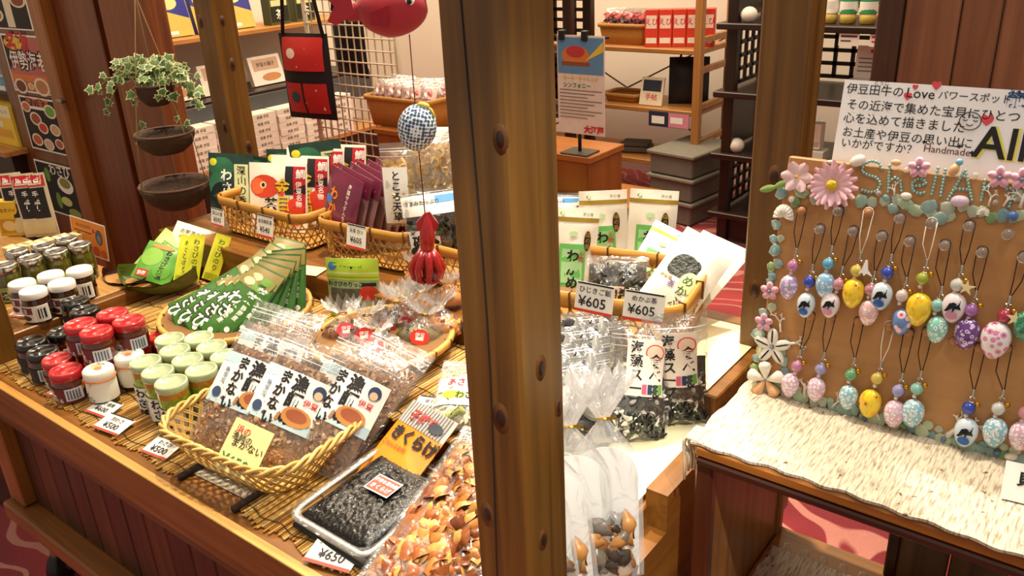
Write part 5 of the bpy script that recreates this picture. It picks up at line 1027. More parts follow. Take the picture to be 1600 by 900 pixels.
YB = M('e0b82c', .4, coat=.3); YB2 = M('f0dc7a', .4)
def carton(w, d, h, body, items):
    t = T(); k = t.add('carton', G(body).box((0, 0, h/2), (w, d, h), .001))
    if items: t.add('print', prints(G(), lambda u, v, off: V(((u-.5)*w, -d/2-off, v*h)), w, h, items), k)
    return t
p = pz(18, 372, .55); tc = carton(.055, .03, .085, YB, [('r', .1, .1, .9, .5, M('c8901c', .4)), ('e', .5, .3, .3, .15, M('e8d08a', .5)), ('t', 'うなぎパイ', .5, .75, .010, M('8a4a10', .5))])
spawn(tc, 'yellow_carton', 'small yellow carton standing at the left edge beside the stick packs', 'carton', (p.x-.02, p.y+.02, .5505), rz(35))
ST = M('d8ccb0', .3, coat=.5); ti = pouch(.06, .15, .014, ST, [('r', .05, .80, .95, .97, RED), ('t', '黒豆', .5, .88, .018, PAPER), ('r', .12, .30, .88, .78, M('1c1614', .4)), ('t', '手造り', .5, .68, .016, PAPER, {'vert': True}), ('r', .05, .05, .95, .25, M('e0cf9a', .4))], seed=101)
for i, (x, y, l) in enumerate(((40, 352, 'slim packet with red top and black label, foremost of the stick packs'), (52, 356, 'slim clear packet second from the front of the stick packs'), (60, 358, 'slim clear packet rearmost of the stick packs, by the posters'))):
    p = pz(x, y+16, .55); lean(ti, 'stick_packet', l, 'packet', (p.x, p.y+.012*i, .5505), 34, 6, -4)
bx = carton(.034, .026, .016, M('f0e2a8', .5), [('r', .1, .2, .9, .8, M('e0c868', .5))])
for i in range(10):
    p = pz(-6+14*i+(i % 2)*4, 386-3.0*i, .575); spawn(bx, 'small_box', 'small cream box in the row behind the silver-lidded jars', 'box', (p.x, p.y+.03, .5505), rz(8), group='small cream boxes')
# goods on a low stand far left
t = T(); t.add('stand_top', G(PINEX).box((-3.73, 1.35, .50), (.9, .24, .02), .002)); t.add('stand_body', G(ESPX).box((-3.73, 1.36, .245), (.84, .2, .49), .002)); t.add('upper_shelf', G(ESPX).box((-3.73, 1.4, .70), (.9, .14, .015), .002)); t.add('top_shelf', G(PINEX).box((-3.73, 1.4, .93), (.9, .14, .02), .002)); t.add('shelf_end', G(ESPR).box((-3.29, 1.4, .72), (.02, .14, .46), .002)); t.add('shelf_back', G(WARMX).box((-3.73, 1.475, .72), (.9, .012, .46)))
spawn(t, 'snack_stand', 'low snack stand at the left edge, beyond the posters', 'shelf')
tc = carton(.2, .06, .15, M('f0d048', .4), [('r', .0, .7, 1, 1, M('f6ecc0', .5)), ('t', 'ニューサマーオレンジ', .5, .85, .016, M('8a5a14', .5)), ('r', .1, .2, .9, .4, M('e0a83a', .5)), ('r', .2, .45, .6, .6, M('f6ecc0', .5))])
for i, (x, z) in enumerate(((-3.42, .51), (-3.65, .51))): spawn(tc, 'snack_box', ('yellow snack box nearest the posters on the snack stand', 'yellow snack box at the far left of the snack stand')[i], 'box', (x, 1.33, z))
tc = carton(.17, .02, .13, M('e8e4d0', .5), [('r', .05, .1, .95, .9, M('cfd0b8', .5)), ('e', .3, .6, .2, .25, M('8a8a7a', .5)), ('e', .7, .4, .2, .3, M('d8c0a0', .5)), ('t', '伊豆まんが', .5, .85, .016, INK)])
spawn(tc, 'gift_box', 'pale printed gift box leaning on the upper shelf of the snack stand', 'box', (-3.43, 1.37, .708), rx(-8))
tc = carton(.12, .05, .04, M('4aa0d0', .4), [('r', .05, .1, .95, .5, PAPER), ('e', .5, .7, .25, .2, M('d8a04a', .5))]); spawn(tc, 'blue_box', 'small blue and white box on the upper shelf of the snack stand', 'box', (-3.40, 1.345, .708))
# wall shelves on the left
XS = -3.5
t = T(); t.add('shelf', G(PINEY).box((XS-.14, 2.35, .775), (.28, 1.7, .022), .003)); t.add('shelf', G(ESPX).box((XS-.10, 2.35, .50), (.30, 1.7, .02), .003)); t.add('shelf', G(PINEY).box((XS-.05, 2.35, .22), (.40, 1.7, .022), .003))
t.add('back_board', G(WALL).box((XS-.30, 2.35, .55), (.02, 1.7, 1.1))); t.add('front_board', G(M('4a4c50', .5)).box((XS+.05, 2.35, .435), (.012, 1.7, .12), .002)); t.add('plinth', G(ESPX).box((XS-.05, 2.35, .105), (.38, 1.68, .21), .003))
spawn(t, 'wall_shelf', 'pine wall shelving with gift boxes along the left wall', 'shelf')
NAV = M('2a2f8a', .35, coat=.3); GLD = M('d0b45a', .4)
tc = carton(.15, .03, .21, NAV, [('p', [(0, 0), (1, 0), (1, .35), (0, .6)], GLD), ('e', .4, .7, .3, .14, M('e0d090', .5)), ('t', '金目鯛', .5, .85, .03, PAPER), ('r', .1, .05, .5, .12, PAPER)])
for i, y in enumerate((1.86, 2.03, 2.20, 2.37, 2.54)): spawn(tc, 'gift_box', ('navy and gold gift box at the left end of the pine shelf, above the ivy', 'navy and gold gift box second from the left on the pine shelf', 'navy and gold gift box in the middle of the pine shelf, beside the post', 'navy and gold gift box second from the right on the pine shelf', 'navy and gold gift box at the right end of the row, by the wire rack')[i], 'box', (XS-.10, y, .787), rz(90) @ rx(-12), group='navy and gold gift boxes')
tc = carton(.12, .06, .12, M('4a5230', .4), [('r', .05, .1, .95, .7, M('20241a', .5)), ('r', .1, .72, .9, .95, M('d8d8a0', .5)), ('t', '茶', .5, .4, .05, PAPER)])
for i, y in enumerate((2.74, 2.90)): spawn(tc, 'tea_box', ('dark green tea box on the pine shelf, left of two', 'dark green tea box on the pine shelf, right of two')[i], 'box', (XS-.08, y, .787), rz(90))
tc = carton(.19, .03, .14, M('ece6dc', .5), [('r', .1, .5, .9, .9, M('c8a890', .5)), ('t', '伊豆の踊子', .5, .7, .022, INK), ('e', .6, .25, .3, .14, M('c88a5a', .5))])
for i, y in enumerate((1.90, 2.10, 2.34, 2.62)): spawn(tc, 'biscuit_box', ('white biscuit box at the left end of the dark shelf, under the ivy', 'white biscuit box second from the left on the dark shelf', 'white biscuit box behind the cart post on the dark shelf', 'white biscuit box leaning on the dark shelf between post and wire rack')[i], 'box', (XS-.06, y, .511), rz(90) @ rx(-14))
tc = carton(.15, .24, .032, M('efe8dc', .5), [('t', '銘菓 伊豆', .5, .5, .016, M('7a6a5a', .5))]); ty = carton(.15, .24, .032, M('f0d878', .5), [('t', '銘菓', .5, .5, .016, M('7a5a2a', .5))])
for j, y in enumerate((1.90, 2.06, 2.22, 2.40, 2.56, 2.72, 2.88)):
    for k in range(6 if j else 5): spawn(tc if j else ty, 'sweets_box', ('flat white sweets box in the stacks below the dark shelf', 'flat yellow sweets box in the stack at the left end')[j == 0], 'box', (XS+.03, y, .2315+k*.0325), rz(90+U(-2, 2)), group='flat white sweets boxes' if j else 'flat yellow sweets boxes')
# wire rack with bags
GX0, GX1, GY = -2.97, -2.44, 2.42
t = T(); WI = M('d8cdb4', .4); 
for x in (GX0, GX1): t.add('upright', G(WI).tube([(x, GY, 0), (x, GY, 1.5)], .010, 8))
for i in range(12): t.add('wire', G(WI).tube([(GX0+(i+1)*.041, GY, .30), (GX0+(i+1)*.041, GY, 1.45)], .0035, 5))
for i in range(24): t.add('wire', G(WI).tube([(GX0, GY-.004, .30+i*.049), (GX1, GY-.004, .30+i*.049)], .0035, 5))
for x in (GX0, GX1): t.add('foot', G(WI).box((x, GY, .008), (.03, .4, .016), .003))
t.add('price_tag', G(M('e0c890', .5)).box((GX0+.04, GY-.014, .53), (.07, .002, .05)))
spawn(t, 'wire_rack', 'cream wire grid rack hung with bags', 'rack')
def tote(w, h, seed, red=True):
    t = T(); S = pouchsurf(w, h, .07, seed=seed); g = G(M('17151a', .7)); g.grid(lambda u, v: S(u, v), 10, 10); g.grid(lambda u, v: S(u, v, 0, 1), 10, 10, flip=True); b = t.add('bag_body', g)
    if red: t.add('print', prints(G(), lambda u, v, off: S(u, v, off+.004), w, h, [('r', .08, .58, .92, .96, M('c02a2a', .6)), ('e', .3, .78, .1, .06, PAPER), ('p', [(.4, .62), (.8, .66), (.6, .85)], M('e8d8c8', .6)), ('r', .08, .08, .92, .44, M('b8262a', .6)), ('e', .3, .27, .1, .07, M('2a4a5a', .6)), ('p', [(.5, .2), (.85, .12), (.75, .38)], PAPER), ('r', .46, .08, .5, .44, BLACK)]), b)
    t.add('strap', G(M('17151a', .7)).tube([(-w*.42, 0, h*.95), (-w*.25, .0, h*1.7), (0, 0, h*2.0), (w*.25, 0, h*1.7), (w*.42, 0, h*.95)], .008, 6), b); return t
p = py(492, 185, GY-.05); spawn(tote(.27, .36, 3), 'shoulder_bag', 'black and red printed shoulder bag hanging on the wire rack', 'bag', (p.x, GY-.055, p.z), rz(8))
p = py(560, 118, GY+.09); spawn(tote(.22, .28, 5, False), 'shoulder_bag', 'plain black bag hanging behind the wire grid', 'bag', (p.x, GY+.06, p.z), rz(-6))
# ---------------------------------------------------------------- counter, poster and sweets basket
CW = W('a8682c', '8a4f1e', 'x', s=.5, rough=.35); CWZ = W('985a26', '7a451a', 'z', s=.5, rough=.35)
t = T(); t.add('counter_top', G(CW).box((-1.87, 2.275, .49), (.97, .21, .02), .002)); t.add('counter_front', G(CWZ).box((-1.87, 2.185, .24), (.95, .02, .48), .002)); t.add('counter_side', G(CWZ).box((-1.397, 2.275, .24), (.014, .2, .48), .002)); t.add('step_top', G(CW).box((-1.87, 2.52, .26), (.97, .28, .02), .002)); t.add('step_side', G(CWZ).box((-1.397, 2.52, .125), (.014, .28, .25), .002)); t.add('step_back', G(CWZ).box((-1.87, 2.655, .125), (.95, .014, .25), .002)); t.add('counter_back', G(CWZ).box((-1.87, 2.375, .375), (.95, .014, .21), .002))
spawn(t, 'stepped_counter', 'orange-brown stepped wooden counter behind the cart', 'counter')
p = pz(600, 213, .5)
def wbasket(wx, wy, h):
    t = T(); top = rrect(wx, wy, .03, 5); g = G(M('b8803a', .5, var=.3, vs=150, bump=1, bs=240)); n = len(top)
    vs = [(x*k, y*k, z) for k, z in ((.88, 0), (.94, h*.5), (1, h)) for x, y in top]; g.add(vs, [(j*n+i, j*n+(i+1) % n, (j+1)*n+(i+1) % n, (j+1)*n+i) for j in (0, 1) for i in range(n)]+[tuple(range(n))[::-1]], True); g.add([(x*.9, y*.9, .01) for x, y in top], [tuple(range(n))]); t.add('woven_body', g)
    g = G(BAM2); ringband(g, top, h-.012, h+.004, .006, .005); t.add('rim', g); return t
bp = V((p.x-.05, 2.30, .5)); spawn(wbasket(.34, .19, .11), 'sweets_basket', 'woven basket heaped with pink and white wrapped sweets on the counter', 'basket', bp)
tw_ = bag(.085, .09, .04, M('d8a8a0', .4, var=.3), [M('f0e8e0', .4), M('c85a5a', .4)], 40, .012, [('r', .2, .3, .8, .7, M('e8c8c4', .4)), ('t', '桜', .5, .5, .022, RED)], seed=111, zipv=0, film=CLEAR2)
for i in range(14): spawn(tw_, 'wrapped_sweets', 'pink and white wrapped sweets bag heaped in the counter basket', 'bag', bp+V((-.125+.042*(i % 7), -.045+.085*(i//7), .075+U(0, .01))), rz(30+U(-20, 20)) @ rx(-25) @ ry(U(-18, 18)), group='wrapped sweets in the counter basket')
tc = carton(.1, .14, .035, PAPER, [('r', .1, .2, .9, .8, M('e0d048', .5))]); p = pz(678, 212, .52); spawn(tc, 'flat_box', 'white and yellow flat box beside the sweets basket', 'box', (p.x, p.y, .5), rz(25))
# poster on a small stand
p = pz(903, 240, .5); Yp = p.y; w = .16; a = py(874, 222, Yp); b = py(945, 214, Yp); c = py(945, 57, Yp); w = b.x-a.x; z0 = b.z; h = c.z-b.z
t = T(); S = lambda u, v, off: V((a.x+u*w, Yp-.002-off, z0+v*h)); g = G(M('ded2c4', .35, coat=.3)).box((a.x+w/2, Yp, z0+h/2), (w, .003, h)); k = t.add('poster_sheet', g)
t.add('print', prints(G(), S, w, h, [('r', .02, .62, .98, .98, M('5a8ab0', .4)), ('e', .4, .80, .3, .1, M('c8783a', .5)), ('e', .4, .84, .2, .06, M('b83a3a', .5)), ('r', .1, .70, .7, .74, M('8a4a2a', .5)), ('p', [(.6, .75), (.98, .95), (.98, .85)], M('e0c03a', .5)), ('t', 'モーターチャレンジ', .5, .575, .0145, M('d8b83a', .5), {'b': .03}), ('t', 'シンフォニー', .42, .505, .017, M('5a8a5a', .5), {'b': .03})]+[('r', .05, .45-i*.035, .95-(i % 3)*.15, .458-i*.035, M('6a5a50', .5)) for i in range(9)]+[('t', '大江戸', .78, .06, .024, RED, {'b': .05})]), k)
g = G(BLACK).tube([(a.x-.02, Yp+.006, z0+h-.004), (b.x+.01, Yp+.006, z0+h-.004)], .004, 6); g.box((a.x+w*.6, Yp, z0+h), (.02, .02, .03), .002); g.box((a.x+.02, Yp, z0+h), (.02, .02, .03), .002); t.add('clip', g)
g = G(BLACK).tube([(p.x, Yp+.012, .505), (p.x, Yp+.012, z0+h-.01)], .006, 8); t.add('stand_pole', g); t.add('stand_base', G(M('5a564e', .4, metal=.6)).box((p.x, Yp+.012, .503), (.1, .08, .006), .001))
spawn(t, 'poster_stand', 'event poster clipped to a small black stand on the counter', 'poster stand')
tc = carton(.16, .12, .055, M('c8a838', .45), [('r', .1, .2, .9, .8, M('b89428', .5))])
for i in range(3): spawn(tc, 'yellow_box', ('yellow box at the bottom of the stack beside the counter', 'yellow box in the middle of the stack beside the counter', 'yellow box on top of the stack beside the counter')[i], 'box', (-1.47-.008*i, 2.085, .2+i*.056), rz(3*i))
t = T(); t.add('seat_top', G(ESPX).box((-1.5, 2.09, .19), (.3, .15, .02), .002))
for x in (-1.62, -1.38):
    for y in (2.04, 2.14): t.add('leg', G(ESPR).box((x, y, .09), (.025, .025, .18), .002))
spawn(t, 'low_stool', 'low dark stool carrying the yellow boxes', 'stool')
# ---------------------------------------------------------------- pine ladder shelf
LY = 3.22; ZS = (.685, .435, .205); LX0, LX1 = -2.55, -1.53
PB = W('b98246', '96602c', 'x'); PBZ = W('b07c42', '8f5a2a', 'z')
t = T()
for x in (LX0, LX1):
    for y in (LY, LY+.3): t.add('upright', G(PBZ).box((x, y, .75), (.035, .03, 1.5), .003))
    for z in (.14, .3, .45, .6, .72, .9): t.add('rung', G(PBZ).box((x, LY+.15, z), (.02, .3, .025), .002))
for z in ZS: t.add('shelf_board', G(PB).box(((LX0+LX1)/2, LY+.15, z-.012), (LX1-LX0, .29, .02), .003))
for s_ in (1, -1): t.add('cross_brace', G(M('6a5a48', .4, metal=.7)).tube([(LX0, LY+.31, .45-.26*s_), (LX1, LY+.31, .45+.26*s_)], .004, 5))
spawn(t, 'ladder_shelf', 'open pine ladder shelf with cross braces against the back wall', 'shelf')
p = py(978, 70, LY+.1); spawn(wbasket(.24, .2, .085), 'bread_basket', 'oval wicker basket on the top board of the ladder shelf', 'basket', (p.x, LY+.15, ZS[0]-.002))
tr_ = bag(.1, .1, .05, M('a8283a', .4), [M('d86a6a', .4), M('2a1a1c', .4)], 30, .02, None, seed=121, zipv=0)
for i in range(4): spawn(tr_, 'red_bag', 'small red bag in the wicker basket on the ladder shelf', 'bag', (p.x-.075+.05*i, LY+.14, ZS[0]+.045), rz(30+20*i) @ rx(-12), group='red bags in the wicker basket')
tc = carton(.055, .06, .15, M('d8402c', .4), [('r', .1, .5, .9, .85, M('f0d8c8', .5)), ('t', 'えび', .5, .68, .03, RED), ('r', .1, .1, .9, .25, M('f0e8d8', .5))])
for i in range(5): q = py(1022, 74, LY+.06); spawn(tc, 'red_carton', 'tall red and white snack carton in the row on the ladder shelf', 'carton', (q.x-.01+.058*i*math.cos(.35), LY+.06+.058*i*math.sin(.35), ZS[0]-.001), rz(20), group='red and white snack cartons')
tc = carton(.11, .01, .12, M('e8dcc0', .5), [('r', .1, .5, .9, .9, M('2a3440', .5)), ('t', '手帖', .5, .3, .03, RED)]); q = py(1016, 170, LY+.05); spawn(tc, 'small_sign', 'small cream and navy card standing on the middle ladder shelf board', 'sign', (q.x, LY+.05, ZS[1]-.001), rx(-14))
tc = carton(.19, .004, .065, M('2a3048', .5), [('r', .5, .03, 1, .97, M('d888a0', .5)), ('r', .55, .3, .85, .7, PAPER), ('r', .08, .2, .4, .7, PAPER)]); q = py(1042, 198, LY-.02); spawn(tc, 'shelf_label', 'navy and pink label hung on the edge of the middle ladder shelf board', 'label', (q.x, LY-.006, ZS[1]-.075))
t = T(); g = G(M('1c1c20', .6)); S = pouchsurf(.17, .2, .09, seed=6); g.grid(S, 10, 10); g.grid(lambda u, v: S(u, v, 0, 1), 10, 10, flip=True); k = t.add('bag_body', g); t.add('handle', G(M('1c1c20', .6)).tube([(-.04, 0, .19), (-.03, 0, .24), (.03, 0, .24), (.04, 0, .19)], .006, 6), k); q = py(1070, 170, LY+.12); spawn(t, 'black_bag', 'black drawstring bag on the middle ladder shelf board', 'bag', (q.x, LY+.15, ZS[1]-.001), rz(25))
q = py(975, 168, LY+.1); spawn(wbasket(.18, .14, .035), 'flat_basket', 'flat brown basket at the left of the middle ladder shelf board', 'basket', (q.x, LY+.13, ZS[1]-.002))
one('folded_cloth', G(M('5a4c44', .8)).box((0, 0, .012), (.16, .12, .024), .006).box((.01, .0, .033), (.13, .1, .018), .005), 'folded dark cloth on the lowest ladder shelf board', 'cloth', (py(985, 250, LY+.1).x, LY+.13, ZS[2]), rz(15))
one('leaflet', G(PAPER).box((0, 0, .002), (.09, .07, .003)), 'white leaflet on the lowest ladder shelf board', 'leaflet', (py(1032, 262, LY+.05).x, LY+.07, ZS[2]), rz(10))
# grey crates
GC = M('6e6a60', .7, var=.2, vs=20, bump=.3)
def crate():
    t = T(); t.add('crate_body', G(GC).box((0, 0, .045), (.21, .3, .085), .006)); t.add('crate_rim', G(M('7c786c', .7, var=.2)).box((0, 0, .092), (.235, .32, .016), .004)); return t
ck = crate(); q = pz(1060, 352, 0)
for i in range(3): spawn(ck, 'grey_crate', ('grey crate at the bottom of the stack on the red carpet', 'grey crate in the middle of the stack on the carpet', 'grey crate on top of the stack under the ladder shelf')[i], 'crate', (q.x-.03, q.y+.16, .1005*i), rz(-8))
t = T()
for i in range(4): t.add('slat', G(PB).box((-1.80, 2.90+i*.05, .03+.012*i), (.3, .03, .012), .002))
t.add('bearer', G(PB).box((-1.9, 2.97, .012), (.03, .22, .024))); t.add('bearer', G(PB).box((-1.7, 2.97, .012), (.03, .22, .024)))
spawn(t, 'slatted_pallet', 'low slatted wooden pallet on the carpet beside the grey crates', 'pallet')
# ---------------------------------------------------------------- dark lattice shelves
def lattice(g, x0, x1, z0, z1, y, n, m_):
    for i in range(n+1): x = pmix(x0, x1, i/n); g.box((x, y, (z0+z1)/2), (.014, .010, z1-z0))
    for j in range(m_+1): z = pmix(z0, z1, j/m_); g.box(((x0+x1)/2, y, z), (x1-x0, .010, .014))
def darkshelf(x0, x1, y0, y1, zs, lat, label, side=(), dark=()):
    t = T()
    for x in (x0, x1):
        for y in (y0, y1): t.add('upright', G(ESPR).box((x, y, .8), (.04, .035, 1.6), .003))
    for z in zs: t.add('shelf_board', G(ESPX).box(((x0+x1)/2, (y0+y1)/2-.015, z-.012), (x1-x0+.10, y1-y0+.06, .022), .003))
    for a0, a1, z0, z1, n, m_ in lat: g = G(ESPX); lattice(g, a0, a1, z0, z1, y1, n, m_); t.add('lattice_panel', g)
    for z0, z1 in side:
        g = G(ESPX)
        for i in range(6): g.box((x0, pmix(y0, y1, i/5), (z0+z1)/2), (.010, .014, z1-z0))
        for j in range(5): g.box((x0, (y0+y1)/2, pmix(z0, z1, j/4)), (.010, y1-y0, .014))
        t.add('lattice_panel', g)
    for z0, z1 in dark: t.add('side_panel', G(ESPR).box((x0, (y0+y1)/2, (z0+z1)/2), (.008, y1-y0, z1-z0)))
    for z0, z1 in ((zs[0], zs[1]),): t.add('base_panel', G(ESPR).box(((x0+x1)/2, y0+.01, zs[0]/2), (x1-x0, .012, zs[0]-.03)))
    spawn(t, 'lattice_shelf', label, 'shelf')
ZD = (.13, .36, .59, .83)
darkshelf(-1.27, -.66, 2.95, 3.25, ZD, ((-1.25, -.68, .15, .33, 9, 4), (-1.25, -.68, .61, .80, 9, 4), (-1.25, -.68, .86, 1.05, 9, 4)), 'dark lattice-backed shelf of cosmetics behind the right post', ((.15, .33), (.61, .80)), ((.37, .57), (.84, 1.2)))
darkshelf(-2.32, -1.98, 2.95, 3.10, (.2, .45, .70, .95), ((-2.30, -2.0, .72, .93, 6, 5), (-2.30, -2.0, .47, .66, 6, 4)), 'dark lattice shelf behind the hanging fish')
def dsx(x, y, z, Y=3.0): return py(x, y, Y).x
def tube_(body, cap):
    t = T(); g = G(body).grid(lambda u, v: V(((.026*(1-v)+.030*v)*math.cos(u*6.2832), (.022*(1-v)+.003)*math.sin(u*6.2832), .03+.12*v)), 16, 6); t.add('tube_body', g); t.add('cap', G(cap).lathe([(.02, 0), (.024, .002), (.024, .03), (.02, .031)], 14)); t.add('band', G(PAPER).grid(lambda u, v: V((.0268*math.cos(u*6.2832), .0228*math.sin(u*6.2832), .034+.03*v)), 16, 1), 0); return t
TG = tube_(M('2f8a5a', .3, coat=.4), GLD); TW = tube_(M('f0ead8', .3, coat=.4), GLD); TR = tube_(M('c83a3a', .3, coat=.4), GLD)
for x, T_, l in ((1297, TW, 'white cosmetic tube on the dark shelf beside the right post'), (1326, TG, 'green cosmetic tube, left of the green pair on the dark shelf'), (1357, TG, 'green cosmetic tube, right of the green pair on the dark shelf'), (1396, TR, 'red cosmetic tube at the right end of the dark shelf')): spawn(T_, 'cosmetic_tube', l, 'tube', (dsx(x, 30, 0), 2.99, ZD[3]), rz(10), 1.1)
for x, l, tx in ((1328, 'white price tag on the dark shelf edge under the green tubes', M('4a4a4a', .5)), (1377, 'white price tag with red print under the red tube', RED)):
    q = py(x, 58, 2.92); spawn(card(.065, .045, [('r', .1, .6, .9, .75, tx), ('r', .1, .3, .6, .4, tx)]), 'shelf_tag', l, 'price tag', (q.x, 2.912, ZD[3]-.062))
tc = carton(.10, .004, .115, PAPER, [('e', .5, .85, .06, .05, RED)]+[('r', .1, .62-.12*i, .9, .66-.12*i, M('8a8a8a', .5)) for i in range(4)]); spawn(tc, 'notice_card', 'white printed notice standing on the dark shelf above the sign', 'card', (dsx(1357, 100, 0), 3.02, ZD[2]+.05), rx(-8))
tj = jar('cosm', .028, .05, M('f4f0ea', .3), M('efe9df', .3), None)
for i, (x, l) in enumerate(((1345, 'white cream jar on the dark shelf, left of two'), (1385, 'white cream jar on the dark shelf, right of two'))): spawn(tj, 'cream_jar', l, 'jar', (dsx(x, 110, 0), 2.99, ZD[2]), rz(0), 1.2)
tc = carton(.045, .045, .09, M('f0ebe0', .4), [('r', .1, .1, .9, .3, M('c8b8a8', .5))]); spawn(tc, 'cream_carton', 'white carton standing on the dark shelf right of the post', 'carton', (dsx(1278, 200, 0), 2.99, ZD[1]+.04)); tc2 = carton(.09, .07, .035, M('f0ebe0', .4), None); spawn(tc2, 'cream_carton', 'flat white carton lying under the tall one on the dark shelf', 'carton', (dsx(1275, 212, 0), 2.99, ZD[1]))
tc = carton(.045, .03, .10, M('e8d8d8', .4), [('r', .2, .2, .8, .8, M('c87a8a', .5))]); spawn(tc, 'pink_carton', 'pale pink carton on the low dark shelf right of the post', 'carton', (dsx(1268, 250, 0), 2.99, ZD[0]))
for x, z, l in ((1160, ZD[3], 'white paper parcel on the top dark shelf left of the post'), (1153, ZD[1], 'white paper parcel on the lower dark shelf left of the post')): one('paper_parcel', G(M('e8e0d4', .6)).ell((0, 0, .025), (.03, .03, .028), 12, 8), l, 'parcel', (dsx(x, 100, 0)+.03, 2.96, z-.001))
# ---------------------------------------------------------------- hanging things
# fish, ball and squid on one cord
hp = pk(652, 200, 1.25); HX, HY = hp.x, hp.y
def zat(y, x=650): return min((abs((lambda w: 450-FPX*(w.dot(UP))/w.dot(FW))(V((HX, HY, z/1000))-EYE)-y), z/1000) for z in range(500, 1300, 2))[1]
VR = facing(None, V((.62, -.78, 0)))
FR = M('a81c2c', .75, var=.15, vs=120, sheen=.4)
t = T(); g = G(FR); r = .03
def fb_(u, v):
    a = v*2*math.pi; x = pmix(-.052, .062, u); k = max(0, (1-((x-.012)/.052)**2)) if x > -.040 else 0
    hgt = .036*math.sqrt(max(.0004, k)) if x > -.032 else .012+.004*(-.032-x)*20
    return V((x, .020*math.sqrt(max(.0004, k if x > -.032 else .06))*math.sin(a), hgt*math.cos(a)+.18*(-x if x < 0 else 0)))
b = t.add('body', g.grid(fb_, 26, 18))
g = G(FR); g.prism([(-.040, -.004), (-.040, .020), (-.070, .040), (-.078, .030), (-.066, .012), (-.080, -.006), (-.070, -.014)], -.005, .005, lambda p: V((p.x, p.z, p.y+.008))); t.add('tail', g)
g = G(M('98182a', .8)); g.prism([(-.005, .005), (.018, .010), (.012, -.018), (-.012, -.012)], -.0225, -.019, lambda p: V((p.x-.006, p.z, p.y))); t.add('fin', g)
g = G(FR); g.prism([(-.02, .03), (.0, .048), (.03, .040), (.025, .03)], -.003, .003, lambda p: V((p.x, p.z, p.y))); t.add('fin', g)
e = t.add('eye', G(PAPER).ell((.040, -.0135, .010), (.008, .004, .008), 12, 8)); t.add('pupil', G(BLACK).ell((.0405, -.0165, .009), (.004, .002, .004), 10, 6), e)
t.add('mouth', G(PAPER).tube([(.0625, -.004, .010), (.064, 0, .014), (.0625, .004, .010)], .0025, 5))
zf = zat(20); spawn(t, 'cloth_fish', 'red cloth fish with a round white eye hanging on a cord', 'ornament', V((HX, HY, zf))-RT*.033, VR @ ry(-7), 1.0)
def scale():
    mt = bpy.data.materials.new('scale_cloth'); mt.use_nodes = True; nt = mt.node_tree; b = nt.nodes['Principled BSDF']; b.inputs['Roughness'].default_value = .7
    N = nt.nodes.new; lk = nt.links.new; tc = N('ShaderNodeTexCoord'); v = N('ShaderNodeTexVoronoi'); v.inputs['Scale'].default_value = 190; v.inputs['Randomness'].default_value = .15; lk(tc.outputs['Object'], v.inputs['Vector'])
    r = N('ShaderNodeValToRGB'); e = r.color_ramp.elements; e[0].position = .45; e[0].color = (*lin('2f4f78'), 1); e[1].position = .55; e[1].color = (*lin('dfe6ea'), 1); lk(v.outputs['Distance'], r.inputs['Fac']); lk(r.outputs['Color'], b.inputs['Base Color']); return mt
t = T(); b = t.add('ball', G(scale()).ell((0, 0, 0), (.029, .029, .035), 24, 16)); t.add('bow', G(M('e0d060', .5)).ell((.004, -.004, .035), (.010, .005, .005), 8, 5).tube([(.004, 0, .034), (.016, -.006, .032), (.024, -.008, .022)], .002, 5), b)
zb = zat(200); spawn(t, 'scale_ball', 'blue and white fish-scale patterned ball hanging below the fish', 'ornament', V((HX, HY, zb)), VR @ ry(14))
SQ = M('b01c22', .25, coat=.6, var=.25, vs=90, bump=.25, bs=90); t = T()
g = G(SQ).lathe([(.004, -.030), (.010, -.020), (.012, 0), (.011, .016), (.007, .030), (.0015, .040)], 16); t.add('mantle', g)
g = G(SQ).prism([(-.004, .040), (.004, .042), (.017, .024), (.013, .012), (-.014, .012), (-.017, .024)], -.002, .002, lambda p: V((p.x, p.z, p.y))); t.add('fin', g)
for i in range(8):
    a = i*.7854+.2; ca, sa = math.cos(a), math.sin(a); t.add('tentacle', G(SQ).tube([(.005*ca, .005*sa, -.020), (.016*ca, .012*sa, -.032), (.024*ca, .016*sa, -.048), (.020*ca, .013*sa, -.064), (.008*ca, .006*sa, -.070)], .008, 8, rf=lambda k: .0075*(1-.45*k)))
zs_ = zat(372); spawn(t, 'squid_ornament', 'shiny red squid ornament hanging lowest on the cord', 'ornament', V((HX, HY, zs_)), VR @ ry(5), 1.05)
one('long_string', G(M('6a2028', .7)).tube([(HX, HY, zs_+.036), (HX, HY-.001, zb-.03), (HX, HY, zb+.04), (HX+.001, HY, zf-.03)], .0009, 5).tube([(HX, HY, zf+.03), (HX, HY, 2.3)], .0009, 5), 'thin dark red cord carrying fish, ball and squid', 'cord')
